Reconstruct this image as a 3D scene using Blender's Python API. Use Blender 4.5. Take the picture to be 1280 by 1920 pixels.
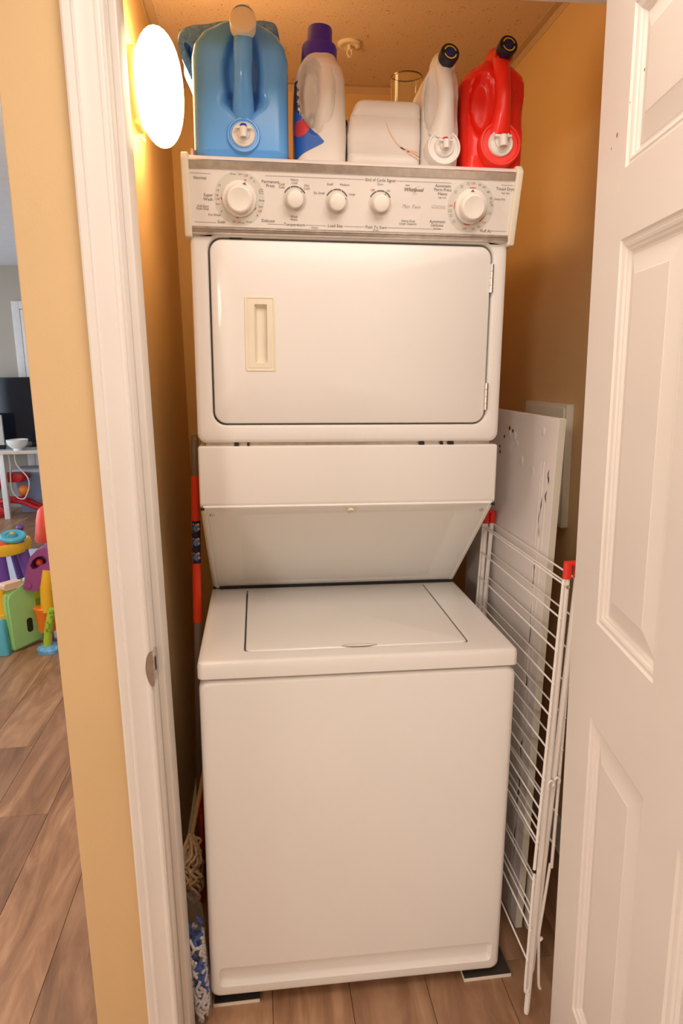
import bpy, bmesh, math, random
from mathutils import Vector, Matrix, noise

random.seed(7)
PI = math.pi
SC = bpy.context.scene
COL = SC.collection
for o in list(bpy.data.objects):
    bpy.data.objects.remove(o)

# ------------------------------------------------------------------ camera
cam_data = bpy.data.cameras.new('camera')
cam = bpy.data.objects.new('camera', cam_data)
COL.objects.link(cam)
cam_data.sensor_fit = 'VERTICAL'
cam_data.sensor_height = 36.0
cam_data.lens = 24.0
cam_data.clip_start = 0.02
CR, CU, CF = ((0.99244435, -0.12170269, -0.01557807), (0.03970003, 0.19838638, 0.97931954), (0.11609535, 0.97253858, -0.20171904))
cam.matrix_world = Matrix(((CR[0], CU[0], -CF[0], -0.18243), (CR[1], CU[1], -CF[1], -1.34136), (CR[2], CU[2], -CF[2], 1.44644), (0, 0, 0, 1)))
SC.camera = cam

# ------------------------------------------------------------------ world, lights, exposure
SC.view_settings.view_transform = 'Standard'
SC.view_settings.look = 'None'
SC.view_settings.exposure = 0.0
SC.view_settings.gamma = 1.0
SC.view_settings.use_curve_mapping = False

world = bpy.data.worlds.new('overcast sky')
SC.world = world
world.use_nodes = True
bg = world.node_tree.nodes['Background']
bg.inputs['Color'].default_value = (0.72, 0.84, 1.0, 1)
bg.inputs['Strength'].default_value = 3.4


def lamp(name, kind, loc, power, color, rot=(0, 0, 0), size=0.2, size_y=None):
    d = bpy.data.lights.new(name, kind)
    d.energy = power
    d.color = color
    if kind == 'AREA':
        d.size = size
        if size_y:
            d.shape = 'RECTANGLE'
            d.size_y = size_y
    else:
        d.shadow_soft_size = size
    o = bpy.data.objects.new(name, d)
    o.location = loc
    o.rotation_euler = rot
    COL.objects.link(o)
    return o


# added unseen lights: far key behind, fill above the doorway, fill from the left
WARM = (1.0, 0.88, 0.78)
FAR_KEY = lamp('far_key_behind', 'POINT', (-2.3, -4.9, 2.2), 185.0, WARM, size=0.25)  # distant key added for even front light; no lamp stands there
OVERHEAD_FILL = lamp('overhead_fill_light', 'AREA', (0.25, -0.90, 2.40), 21.0, WARM, size=0.9, size_y=0.9)  # area fill added under the ceiling to lift the lid and fronts
SIDE_FILL = lamp('side_fill_light', 'AREA', (-2.6, -1.3, 1.4), 24.0, (1.0, 0.88, 0.80), rot=(0, -math.pi / 2, 0), size=1.5, size_y=1.5)  # added fill that brightens the open door and right wall
LIVING_FILL = lamp('living_fill_light', 'POINT', (-1.9, 1.3, 2.35), 48.0, (1.0, 0.88, 0.74), size=0.2)  # unseen source added to brighten the floor and toys by the corner

# ------------------------------------------------------------------ materials
MATS = {}


def lin(c):
    return tuple((x / 12.92 if x <= 0.04045 else ((x + 0.055) / 1.055) ** 2.4) for x in (v / 255 for v in c))


def material(name, color, rough=0.5, metal=0.0, vary=0.04, scale=12.0, bump=0.0, bump_scale=80.0, trans=0.0, emit=0.0, emit_color=None, coat=0.0, alpha=1.0, sss=0.0, ior=1.45):
    m = bpy.data.materials.new(name)
    m.use_nodes = True
    nt = m.node_tree
    b = nt.nodes['Principled BSDF']
    tc = nt.nodes.new('ShaderNodeTexCoord')
    nz = nt.nodes.new('ShaderNodeTexNoise')
    nz.inputs['Scale'].default_value = scale
    nz.inputs['Detail'].default_value = 4
    nt.links.new(tc.outputs['Object'], nz.inputs['Vector'])
    ramp = nt.nodes.new('ShaderNodeValToRGB')
    r, g, bl = color
    ramp.color_ramp.elements[0].position = 0.3
    ramp.color_ramp.elements[1].position = 0.7
    ramp.color_ramp.elements[0].color = (r * (1 - vary), g * (1 - vary), bl * (1 - vary), 1)
    ramp.color_ramp.elements[1].color = (min(1, r * (1 + vary)), min(1, g * (1 + vary)), min(1, bl * (1 + vary)), 1)
    nt.links.new(nz.outputs['Fac'], ramp.inputs['Fac'])
    nt.links.new(ramp.outputs['Color'], b.inputs['Base Color'])
    b.inputs['Roughness'].default_value = rough
    b.inputs['Metallic'].default_value = metal
    b.inputs['IOR'].default_value = ior
    b.inputs['Transmission Weight'].default_value = trans
    b.inputs['Coat Weight'].default_value = coat
    b.inputs['Alpha'].default_value = alpha
    if sss:
        b.inputs['Subsurface Weight'].default_value = sss
        b.inputs['Subsurface Radius'].default_value = (0.02, 0.015, 0.01)
    if emit:
        b.inputs['Emission Color'].default_value = tuple(emit_color or color) + (1,)
        b.inputs['Emission Strength'].default_value = emit
    if bump:
        n2 = nt.nodes.new('ShaderNodeTexNoise')
        n2.inputs['Scale'].default_value = bump_scale
        n2.inputs['Detail'].default_value = 3
        nt.links.new(tc.outputs['Object'], n2.inputs['Vector'])
        bp = nt.nodes.new('ShaderNodeBump')
        bp.inputs['Strength'].default_value = bump
        bp.inputs['Distance'].default_value = 0.004
        nt.links.new(n2.outputs['Fac'], bp.inputs['Height'])
        nt.links.new(bp.outputs['Normal'], b.inputs['Normal'])
    MATS[name] = m
    return m


M_ENAMEL = material('white enamel', (0.83, 0.80, 0.765), 0.33, vary=0.015, scale=3, coat=0.12)
M_ENAMEL_IN = material('grey white enamel', (0.87, 0.86, 0.83), 0.35, vary=0.015, scale=3)
M_IVORY = material('ivory plastic', (0.82, 0.745, 0.60), 0.4, vary=0.02)
M_PANEL = material('console film', (0.80, 0.755, 0.70), 0.42, vary=0.015, scale=6)
M_DIAL = material('dial film', (0.68, 0.645, 0.575), 0.45, vary=0.015)
M_KNOB = material('knob plastic', (0.84, 0.79, 0.72), 0.35, vary=0.015)
M_GROOVE = material('door gasket', (0.16, 0.15, 0.14), 0.6)
M_DARK = material('dark gap', (0.02, 0.018, 0.016), 0.7)
M_STEEL = material('brushed steel', (0.62, 0.58, 0.54), 0.32, 1.0, vary=0.12, scale=60)
M_CHROME = material('bright metal', (0.72, 0.70, 0.68), 0.22, 1.0)
M_INK = material('grey print', (0.16, 0.14, 0.125), 0.6)
M_INKSOFT = material('pale print', (0.42, 0.39, 0.36), 0.6)
M_REDINK = material('red print', (0.62, 0.06, 0.05), 0.6)
M_TRIM = material('white trim paint', (0.78, 0.735, 0.685), 0.38, vary=0.02, scale=6, bump=0.03, bump_scale=30)
M_DOOR = material('white door paint', (0.85, 0.785, 0.72), 0.42, vary=0.02, scale=5, bump=0.03, bump_scale=40)
M_WALL = material('tan wall paint', (0.70, 0.49, 0.255), 0.62, vary=0.025, scale=4, bump=0.08, bump_scale=220)
M_GREIGE = material('greige wall paint', (0.47, 0.43, 0.36), 0.8, vary=0.02, scale=4)
M_WHITECEIL = material('white ceiling paint', (0.82, 0.82, 0.82), 0.9, vary=0.02, bump=0.1, bump_scale=120)
M_CEILTRIM = material('ceiling edge trim paint', (0.60, 0.44, 0.29), 0.5, vary=0.02)
M_WHITEPL = material('white plastic', (0.84, 0.80, 0.75), 0.38, vary=0.015, sss=0.05)
M_MILKY = material('milky white plastic', (0.80, 0.74, 0.68), 0.40, vary=0.03, scale=9, sss=0.10)
M_BLUE = material('light blue jug plastic', (0.13, 0.41, 0.90), 0.20, vary=0.05, scale=5, sss=0.05)
M_RED = material('red jug plastic', (0.92, 0.028, 0.014), 0.26, vary=0.05, scale=5)
M_PURPLE = material('blue violet cap', (0.075, 0.035, 0.60), 0.33)
M_NAVY = material('dark navy cap', (0.014, 0.016, 0.035), 0.35)
M_NAVYC = material('navy print', (0.02, 0.03, 0.20), 0.4)
M_YELLOW = material('yellow print', (0.72, 0.52, 0.06), 0.5)
M_REDBTN = material('red button plastic', (0.75, 0.03, 0.02), 0.35)
M_BLUEBTN = material('blue button plastic', (0.03, 0.07, 0.5), 0.35)
M_LABELBLUE = material('label blue', (0.02, 0.12, 0.52), 0.4)
M_LABELDARK = material('label dark', (0.06, 0.05, 0.11), 0.4)
M_LABELRED = material('label red', (0.62, 0.05, 0.06), 0.4)
M_LABELPINK = material('label pink', (0.85, 0.45, 0.42), 0.4)
M_CREAM = material('cream cap plastic', (0.86, 0.78, 0.62), 0.4)
M_TOWEL = material('blue terry towel', (0.17, 0.36, 1.0), 0.95, vary=0.30, scale=120, bump=1.0, bump_scale=320)
M_REDCLOTH = material('red cloth', (0.50, 0.03, 0.03), 0.9, bump=0.5)
M_PINKCLOTH = material('pink cloth', (0.80, 0.50, 0.46), 0.9, bump=0.5)
M_STREAK = material('orange drip', (0.80, 0.30, 0.18), 0.5)
M_GLASS = material('clear glass', (0.92, 0.95, 0.93), 0.03, trans=1.0, vary=0.0)
M_LAMP = material('glowing opal glass', (1, 1, 1), 0.3, emit=24.0, emit_color=(1.0, 0.62, 0.25))
M_BRASS = material('pale brass', (0.75, 0.58, 0.36), 0.35, 0.8)
M_ORANGE_TUBE = material('red orange plastic', (0.85, 0.055, 0.015), 0.38, vary=0.03)
M_GREYTUBE = material('grey metal tube', (0.27, 0.24, 0.21), 0.42, 0.5)
M_STICKER = material('dark blue sticker', (0.015, 0.018, 0.07), 0.4)
M_STICKBLUE = material('sticker blue', (0.10, 0.25, 0.62), 0.4)
M_STICKPINK = material('sticker peach', (0.85, 0.48, 0.36), 0.4)
M_RACK = material('white coated wire', (0.86, 0.81, 0.77), 0.35, vary=0.02)
M_CLIP = material('red clip plastic', (0.75, 0.03, 0.02), 0.35)
M_BOARD = material('white laminate', (0.88, 0.82, 0.79), 0.36, vary=0.03, scale=4, bump=0.05, bump_scale=14)
M_PLATE = material('off white metal cover', (0.76, 0.73, 0.62), 0.4, vary=0.015)
M_TEAR = material('torn dark core', (0.05, 0.035, 0.03), 0.9)
M_WOODSTICK = material('pale wooden stick', (0.62, 0.42, 0.20), 0.6, vary=0.15, scale=40)
M_YARN = material('tan cotton yarn', (0.60, 0.42, 0.25), 0.95, vary=0.2, scale=90, bump=0.6, bump_scale=300)
M_DUSTPAN = material('dark red plastic', (0.42, 0.015, 0.012), 0.35)
M_YARNBLUE = material('blue yarn', (0.06, 0.13, 0.46), 0.9, vary=0.2, bump=0.5, bump_scale=260)
M_YARNWHITE = material('white yarn', (0.72, 0.70, 0.68), 0.9, vary=0.1, bump=0.5, bump_scale=260)
M_CLEARBAG = material('clear plastic film', (0.86, 0.86, 0.88), 0.12, trans=0.9, vary=0.0, alpha=0.35, ior=1.1)
M_SHIMTOP = material('dark shim laminate', (0.045, 0.035, 0.03), 0.6)
M_SHIMEDGE = material('pale shim edge', (0.78, 0.72, 0.62), 0.6)
M_BLACK = material('black gloss plastic', (0.012, 0.013, 0.016), 0.12)
M_SCREENOFF = material('pale monitor casing', (0.55, 0.52, 0.47), 0.5)
M_CERAMIC = material('white ceramic', (0.85, 0.84, 0.83), 0.25)
M_TABLETOP = material('beech table edge', (0.66, 0.55, 0.43), 0.5, vary=0.1, scale=30)
M_TABLEWHITE = material('white table paint', (0.80, 0.79, 0.77), 0.4)
M_TOYRED = material('toy red', (0.55, 0.015, 0.025), 0.35)
M_TOYCORAL = material('toy coral', (0.90, 0.10, 0.05), 0.35)
M_TOYORANGE = material('toy orange', (0.90, 0.22, 0.02), 0.4)
M_TOYYELLOW = material('toy yellow', (0.90, 0.52, 0.03), 0.4)
M_TOYGREEN = material('toy green', (0.36, 0.70, 0.28), 0.4, vary=0.03)
M_TOYDKGREEN = material('toy leaf green', (0.16, 0.40, 0.05), 0.4)
M_TOYLIME = material('toy lime', (0.45, 0.62, 0.05), 0.4)
M_TOYPURPLE = material('toy purple', (0.16, 0.06, 0.36), 0.4)
M_TOYPLUM = material('toy plum', (0.30, 0.07, 0.25), 0.4)
M_TOYTEAL = material('toy teal', (0.06, 0.36, 0.52), 0.4)
M_TOYCYAN = material('toy cyan', (0.10, 0.48, 0.66), 0.4)
M_TOYSKY = material('toy sky blue', (0.16, 0.42, 0.80), 0.45, vary=0.35, scale=45)
M_MAT = material('pale blue foam', (0.56, 0.62, 0.74), 0.8)
M_BINBLUE = material('grey blue plastic', (0.30, 0.38, 0.58), 0.5)
M_CORD = material('white cord', (0.75, 0.72, 0.68), 0.5)
M_PEACH = material('peach plastic', (0.80, 0.60, 0.46), 0.5)
M_FADEPINK = material('faded pink print', (0.78, 0.50, 0.38), 0.5)
M_SPRINKLER = material('painted sprinkler white', (0.80, 0.70, 0.56), 0.5)


def plank_material():
    m = bpy.data.materials.new('brown vinyl plank')
    m.use_nodes = True
    nt = m.node_tree
    b = nt.nodes['Principled BSDF']
    tc = nt.nodes.new('ShaderNodeTexCoord')
    oi = nt.nodes.new('ShaderNodeObjectInfo')
    add = nt.nodes.new('ShaderNodeVectorMath'); add.operation = 'MULTIPLY_ADD'
    comb = nt.nodes.new('ShaderNodeCombineXYZ')
    for k in ('X', 'Y', 'Z'):
        nt.links.new(oi.outputs['Random'], comb.inputs[k])
    add.inputs[1].default_value = (37, 53, 11)
    nt.links.new(comb.outputs['Vector'], add.inputs[0])
    nt.links.new(tc.outputs['Object'], add.inputs[2])
    mp = nt.nodes.new('ShaderNodeMapping')
    mp.inputs['Scale'].default_value = (5.0, 0.9, 1)
    nt.links.new(add.outputs['Vector'], mp.inputs['Vector'])
    nz = nt.nodes.new('ShaderNodeTexNoise')
    nz.inputs['Scale'].default_value = 2.2
    nz.inputs['Detail'].default_value = 9
    nz.inputs['Roughness'].default_value = 0.62
    nz.inputs['Distortion'].default_value = 1.1
    nt.links.new(mp.outputs['Vector'], nz.inputs['Vector'])
    ramp = nt.nodes.new('ShaderNodeValToRGB')
    e = ramp.color_ramp.elements
    e[0].position = 0.30; e[0].color = lin((116, 82, 58)) + (1,)
    e[1].position = 0.72; e[1].color = lin((186, 148, 116)) + (1,)
    mid = ramp.color_ramp.elements.new(0.5); mid.color = lin((152, 114, 85)) + (1,)
    nt.links.new(nz.outputs['Fac'], ramp.inputs['Fac'])
    hsv = nt.nodes.new('ShaderNodeHueSaturation')
    mr = nt.nodes.new('ShaderNodeMapRange')
    mr.inputs['To Min'].default_value = 0.82
    mr.inputs['To Max'].default_value = 1.22
    nt.links.new(oi.outputs['Random'], mr.inputs['Value'])
    nt.links.new(mr.outputs['Result'], hsv.inputs['Value'])
    nt.links.new(ramp.outputs['Color'], hsv.inputs['Color'])
    nt.links.new(hsv.outputs['Color'], b.inputs['Base Color'])
    b.inputs['Roughness'].default_value = 0.42
    return m


M_PLANK = plank_material()


def ceiling_material():
    m = bpy.data.materials.new('pitted ceiling tile')
    m.use_nodes = True
    nt = m.node_tree
    b = nt.nodes['Principled BSDF']
    tc = nt.nodes.new('ShaderNodeTexCoord')
    vo = nt.nodes.new('ShaderNodeTexVoronoi')
    vo.inputs['Scale'].default_value = 115
    nt.links.new(tc.outputs['Object'], vo.inputs['Vector'])
    nz = nt.nodes.new('ShaderNodeTexNoise')
    nz.inputs['Scale'].default_value = 26
    nt.links.new(tc.outputs['Object'], nz.inputs['Vector'])
    mul = nt.nodes.new('ShaderNodeMath'); mul.operation = 'MULTIPLY_ADD'
    mul.inputs[1].default_value = -0.75
    mul.inputs[2].default_value = 0.50
    nt.links.new(nz.outputs['Fac'], mul.inputs[0])
    lt = nt.nodes.new('ShaderNodeMath'); lt.operation = 'LESS_THAN'
    nt.links.new(vo.outputs['Distance'], lt.inputs[0])
    nt.links.new(mul.outputs['Value'], lt.inputs[1])
    mix = nt.nodes.new('ShaderNodeMix'); mix.data_type = 'RGBA'
    mix.inputs['A'].default_value = (0.72, 0.54, 0.40, 1)
    mix.inputs['B'].default_value = (0.33, 0.19, 0.10, 1)
    nt.links.new(lt.outputs['Value'], mix.inputs['Factor'])
    nt.links.new(mix.outputs['Result'], b.inputs['Base Color'])
    n3 = nt.nodes.new('ShaderNodeTexNoise')
    n3.inputs['Scale'].default_value = 130
    nt.links.new(tc.outputs['Object'], n3.inputs['Vector'])
    sub = nt.nodes.new('ShaderNodeMath'); sub.operation = 'SUBTRACT'
    nt.links.new(n3.outputs['Fac'], sub.inputs[0])
    nt.links.new(lt.outputs['Value'], sub.inputs[1])
    bp = nt.nodes.new('ShaderNodeBump')
    bp.inputs['Strength'].default_value = 0.35
    bp.inputs['Distance'].default_value = 0.003
    nt.links.new(sub.outputs['Value'], bp.inputs['Height'])
    nt.links.new(bp.outputs['Normal'], b.inputs['Normal'])
    b.inputs['Roughness'].default_value = 0.85
    return m


M_TILE = ceiling_material()

# ------------------------------------------------------------------ mesh helpers
IDENT = Matrix.Identity(4)
# the stacked washer and dryer leans about one degree to the right
APP = Matrix.Translation((0, 0, 0.03)) @ Matrix.Rotation(math.radians(1.191), 4, 'Y')
FRAME = [IDENT]


def base_tag(o, label=None, cat=None, group=None, kind=None):
    if label: o['label'] = label
    if cat: o['category'] = cat
    if group: o['group'] = group
    if kind: o['kind'] = kind
    return o


def thing(name, label, cat, loc=(0, 0, 0), group=None):
    """An Empty at the thing's base; loc is in the current frame."""
    o = bpy.data.objects.new(name, None)
    o.empty_display_size = 0.05
    COL.objects.link(o)
    o.matrix_world = FRAME[0] @ Matrix.Translation(loc)
    return base_tag(o, label, cat, group)


def world_of(o):
    m = o.matrix_basis.copy()
    while o.parent:
        o = o.parent
        m = o.matrix_basis @ m
    return m


def part(name, bm, mats, parent=None, base=None, angle=38, label=None, kind=None):
    """Link a bmesh (coordinates of the current frame) as one object."""
    bmesh.ops.recalc_face_normals(bm, faces=bm.faces)
    me = bpy.data.meshes.new(name)
    bm.to_mesh(me)
    bm.free()
    o = bpy.data.objects.new(name, me)
    COL.objects.link(o)
    for m in (mats if isinstance(mats, (list, tuple)) else [mats]):
        me.materials.append(m)
    if parent is not None:
        o.parent = parent
        me.transform(world_of(parent).inverted() @ FRAME[0])
    else:
        if base is None:
            xs = [v.co for v in me.vertices]
            lo = [min(c[i] for c in xs) for i in range(3)]
            hi = [max(c[i] for c in xs) for i in range(3)]
            base = ((lo[0] + hi[0]) / 2, (lo[1] + hi[1]) / 2, lo[2])
        o.matrix_basis = FRAME[0] @ Matrix.Translation(base)
        me.transform(Matrix.Translation(Vector(base) * -1))
    if angle and len(me.polygons):
        me.polygons.foreach_set('use_smooth', [True] * len(me.polygons))
        me.set_sharp_from_angle(angle=math.radians(angle))
    base_tag(o, label=label, kind=kind)
    return o


def BM():
    return bmesh.new()


def merge(bm, other, mi=0):
    me = bpy.data.meshes.new('tmp')
    if mi:
        for f in other.faces: f.material_index = mi
    other.to_mesh(me)
    other.free()
    bm.from_mesh(me)
    bpy.data.meshes.remove(me)
    return bm


def box(bm, x0, x1, y0, y1, z0, z1, b=0.0, seg=2, mi=0, mat=None):
    t = BM()
    bmesh.ops.create_cube(t, size=1.0)
    for v in t.verts:
        v.co = Vector(((x0 + x1) / 2 + v.co.x * (x1 - x0), (y0 + y1) / 2 + v.co.y * (y1 - y0), (z0 + z1) / 2 + v.co.z * (z1 - z0)))
    if b > 0:
        bmesh.ops.bevel(t, geom=t.edges[:], offset=b, segments=seg, profile=0.6, affect='EDGES', clamp_overlap=True)
    if mat is not None:
        bmesh.ops.transform(t, matrix=mat, verts=t.verts)
    return merge(bm, t, mi)


def bar(bm, a, b, w, h, bev=0.0, up=(0, 0, 1), mi=0):
    """A box from a to b with cross-section w (side) by h (up)."""
    a, b = Vector(a), Vector(b)
    d = (b - a)
    L = d.length
    d.normalize()
    s = d.cross(Vector(up))
    if s.length < 1e-5: s = d.cross(Vector((1, 0, 0)))
    s.normalize()
    u = s.cross(d)
    m = Matrix((s, d, u)).transposed().to_4x4()
    m.translation = (a + b) / 2
    return box(bm, -w / 2, w / 2, -L / 2, L / 2, -h / 2, h / 2, bev, 2, mi, m)


def rr(hw, hh, r, n=6):
    """Rounded rectangle, counter-clockwise, 4(n+1) points; r a number or 4 (tr, tl, bl, br)."""
    rs = r if isinstance(r, (list, tuple)) else (r,) * 4
    out = []
    for k, (sx, sy) in enumerate(((1, 1), (-1, 1), (-1, -1), (1, -1))):
        q = max(1e-5, min(rs[k], hw * 0.999, hh * 0.999))
        for i in range(n + 1):
            a = k * PI / 2 + i / n * PI / 2
            out.append((sx * (hw - q) + q * math.cos(a), sy * (hh - q) + q * math.sin(a)))
    return out


def loft(bm, loops, cap0=True, cap1=True, mi=0, closed=True):
    rows = [[bm.verts.new(p) for p in L] for L in loops]
    n = len(rows[0])
    for a, b in zip(rows, rows[1:]):
        for i in range(n if closed else n - 1):
            j = (i + 1) % n
            f = bm.faces.new((a[i], a[j], b[j], b[i])); f.material_index = mi
    if cap0:
        f = bm.faces.new(rows[0]); f.material_index = mi
    if cap1:
        f = bm.faces.new(rows[-1]); f.material_index = mi
    return rows


def rrl(cx, cz, y, hw, hh, r, n=6):
    """rounded rectangle loop in an XZ plane at y"""
    return [Vector((cx + p[0], y, cz + p[1])) for p in rr(hw, hh, r, n)]


def frame_axes(n):
    n = Vector(n).normalized()
    t = Vector((0, 0, 1)) if abs(n.z) < 0.9 else Vector((1, 0, 0))
    u = t.cross(n).normalized()
    v = n.cross(u)
    return n, u, v


def lathe(bm, c, axis, prof, n=32, mi=0, cap0=True, cap1=True):
    """prof: (distance along axis, radius)"""
    ax, u, v = frame_axes(axis)
    c = Vector(c)
    loops = []
    for h, r in prof:
        r = max(r, 1e-5)
        loops.append([c + ax * h + u * (r * math.cos(2 * PI * i / n)) + v * (r * math.sin(2 * PI * i / n)) for i in range(n)])
    return loft(bm, loops, cap0, cap1, mi)


def tube(bm, pts, r, n=8, mi=0, caps=True):
    pts = [Vector(p) for p in pts]
    m = len(pts)
    rs = r if isinstance(r, (list, tuple)) else [r] * m
    prev = None
    loops = []
    for i, p in enumerate(pts):
        d = (pts[min(i + 1, m - 1)] - pts[max(i - 1, 0)])
        if d.length < 1e-9: d = Vector((0, 0, 1))
        d.normalize()
        if prev is None:
            t = Vector((0, 0, 1)) if abs(d.z) < 0.9 else Vector((1, 0, 0))
            u = t.cross(d).normalized()
        else:
            u = (prev - d * prev.dot(d))
            u = u.normalized() if u.length > 1e-6 else d.orthogonal().normalized()
        prev = u
        v = d.cross(u)
        loops.append([p + u * (rs[i] * math.cos(2 * PI * k / n)) + v * (rs[i] * math.sin(2 * PI * k / n)) for k in range(n)])
    loft(bm, loops, caps, caps, mi)
    return bm


def smooth_path(pts, k=6):
    """Catmull-Rom through pts."""
    P = [Vector(p) for p in pts]
    out = []
    for i in range(len(P) - 1):
        p0, p1, p2, p3 = P[max(i - 1, 0)], P[i], P[i + 1], P[min(i + 2, len(P) - 1)]
        for j in range(k):
            t = j / k
            out.append(0.5 * ((2 * p1) + (p2 - p0) * t + (2 * p0 - 5 * p1 + 4 * p2 - p3) * t * t + (3 * p1 - p0 - 3 * p2 + p3) * t ** 3))
    out.append(P[-1])
    return out


def prism_x(bm, poly, x0, x1, b=0.0, seg=2, mi=0):
    """poly: (y, z) outline extruded along x, edges bevelled by b"""
    t = BM()
    loft(t, [[Vector((x0, p[0], p[1])) for p in poly], [Vector((x1, p[0], p[1])) for p in poly]])
    if b > 0:
        bmesh.ops.bevel(t, geom=t.edges[:], offset=b, segments=seg, profile=0.6, affect='EDGES', clamp_overlap=True)
    return merge(bm, t, mi)


def prism_z(bm, poly, z0, z1, b=0.0, seg=2, mi=0):
    t = BM()
    loft(t, [[Vector((p[0], p[1], z0)) for p in poly], [Vector((p[0], p[1], z1)) for p in poly]])
    if b > 0:
        bmesh.ops.bevel(t, geom=t.edges[:], offset=b, segments=seg, profile=0.6, affect='EDGES', clamp_overlap=True)
    return merge(bm, t, mi)


def structure(name, bm, m, parent=None, angle=30):
    o = part(name, bm, m, parent, angle=angle)
    if parent is None: o['kind'] = 'structure'
    return o


# ------------------------------------------------------------------ the setting
WF, WB = -0.145, -0.030      # hall face and closet face of the wall with the doorway
XL, XR, YB, ZC = -0.440, 0.685, 1.262, 2.42

bm = BM(); box(bm, -4.35, 1.9, -6.8, 6.75, -0.06, -0.004)
floor = structure('floor', bm, M_SHIMTOP, angle=0)
PW, PL = 0.184, 1.22
xs = -4.33 + 0.018
col = 0
plank_no = 0
offsets = {}
# planks run away from the doorway; joints staggered from row to row
x = 0.166 - PW * 24
rows = []
while x < 1.3:
    rows.append(x); x += PW
for ci, x0 in enumerate(rows):
    off = (0.819 + (ci * 0.457)) % PL
    if abs(x0 + 0.938) < 0.01: off = 0.0
    if abs(x0 + 1.122) < 0.01: off = 0.819
    if abs(x0 + 1.306) < 0.01: off = 1.276 - PL
    if abs(x0 - 0.166) < 0.02: off = 0.60
    near = x0 > -3.0
    y = off - 3 * PL
    while y < 6.7:
        ya, yb = max(y, -2.7), min(y + PL, 6.7)
        if yb - ya > 0.02 and (x0 < -0.40 or yb < 1.9):
            bm = BM()
            box(bm, x0 + 0.0006, x0 + PW - 0.0006, ya + 0.0006, yb - 0.0006, -0.004, 0.0, 0.0007, 1)
            part('plank', bm, M_PLANK, floor, angle=0)
        y += PL

# hall and closet walls
bm = BM()
box(bm, -0.553, XL, WB - 0.002, YB + 0.10, 0, 2.60)
structure('wall_left', bm, M_WALL)
bm = BM(); box(bm, XR, XR + 0.11, WB - 0.002, YB + 0.10, 0, 2.60)
structure('wall_right', bm, M_WALL)
bm = BM(); box(bm, XL, XR, YB, YB + 0.10, 0, 2.60)
structure('wall_back', bm, M_WALL)
bm = BM()
box(bm, -0.553, -0.410, WF, WB, 0, 2.60, 0.006, 3)
box(bm, 0.498, 1.75, WF, WB, 0, 2.60)
box(bm, -0.4105, 0.4985, WF, WB, 2.112, 2.60)
structure('wall_front', bm, M_WALL)
bm = BM(); box(bm, -0.553, 1.75, -6.75, WB, ZC, ZC + 0.02); box(bm, -4.3, -0.553, -6.75, -0.20, ZC, ZC + 0.02); structure('ceiling_hall', bm, M_WHITECEIL)
bm = BM(); box(bm, XL, XR, WB, YB, ZC, ZC + 0.02)
structure('ceiling', bm, M_TILE)
bm = BM(); box(bm, -4.3, -0.553, -0.20, 6.62, 2.60, 2.64); box(bm, -4.3, -0.553, -0.24, -0.18, ZC + 0.021, 2.60)
structure('ceiling_living', bm, M_WHITECEIL)
bm = BM(); box(bm, -4.3, 1.75, -6.75, -6.65, 0, ZC)
structure('wall_hall_back', bm, M_WALL)
bm = BM(); box(bm, 1.65, 1.75, -6.65, WF - 0.001, 0, ZC)
structure('wall_hall_right', bm, M_WALL)
bm = BM(); box(bm, -4.3, -0.48, 6.62, 6.72, 0, 2.62)
structure('wall_far', bm, M_GREIGE)
bm = BM(); box(bm, -0.553, -0.48, YB + 0.101, 6.62, 0, 2.62)
structure('wall_living_right', bm, M_GREIGE)
# living-room side wall with a wide glazed opening
bm = BM()
box(bm, -4.3, -4.2, -6.65, 2.2, 0, 2.64); box(bm, -4.3, -4.2, 6.0, 6.62, 0, 2.64)
box(bm, -4.3, -4.2, 2.2, 6.0, 2.25, 2.64); box(bm, -4.3, -4.2, 2.2, 6.0, 0, 0.25)
structure('wall_living_left', bm, M_GREIGE)
bm = BM()
for y in (2.2, 4.06, 5.92): box(bm, -4.28, -4.21, y, y + 0.08, 0.25, 2.25)
for z in (0.25, 2.17): box(bm, -4.28, -4.21, 2.28, 5.92, z, z + 0.08)
w1 = structure('window_1', bm, M_TABLEWHITE)
# angle trim round the closet ceiling
for nm, a in (('trim_1', (XL, XL + 0.022, WB, YB)), ('trim_2', (XR - 0.022, XR, WB, YB)), ('trim_3', (XL + 0.022, XR - 0.022, YB - 0.022, YB))):
    bm = BM()
    box(bm, a[0], a[1], a[2], a[3], ZC - 0.0025, ZC - 0.0003)
    if nm == 'trim_1': box(bm, XL, XL + 0.0018, WB, YB, ZC - 0.024, ZC - 0.0025)
    if nm == 'trim_2': box(bm, XR - 0.0018, XR, WB, YB, ZC - 0.024, ZC - 0.0025)
    if nm == 'trim_3': box(bm, XL + 0.002, XR - 0.002, YB - 0.0018, YB, ZC - 0.024, ZC - 0.0025)
    structure(nm, bm, M_CEILTRIM)
# baseboards
def baseboard(name, poly_ext):
    bm = BM()
    poly_ext(bm)
    structure(name, bm, M_TRIM)
bm = BM(); t_prof = [(XR, 0.0), (XR - 0.013, 0.0), (XR - 0.013, 0.075), (XR - 0.009, 0.084), (XR - 0.009, 0.092), (XR - 0.004, 0.10), (XR, 0.10)]
loft(bm, [[Vector((p[0], WB, p[1])) for p in t_prof], [Vector((p[0], YB, p[1])) for p in t_prof]])
structure('baseboard_right', bm, M_TRIM)
bm = BM(); box(bm, XL, XR, YB - 0.012, YB, 0, 0.10, 0.002)
structure('baseboard_back', bm, M_TRIM)
bm = BM(); box(bm, XL, XL + 0.012, WB, YB - 0.012, 0, 0.10, 0.002)
structure('baseboard_left', bm, M_TRIM)

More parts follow.
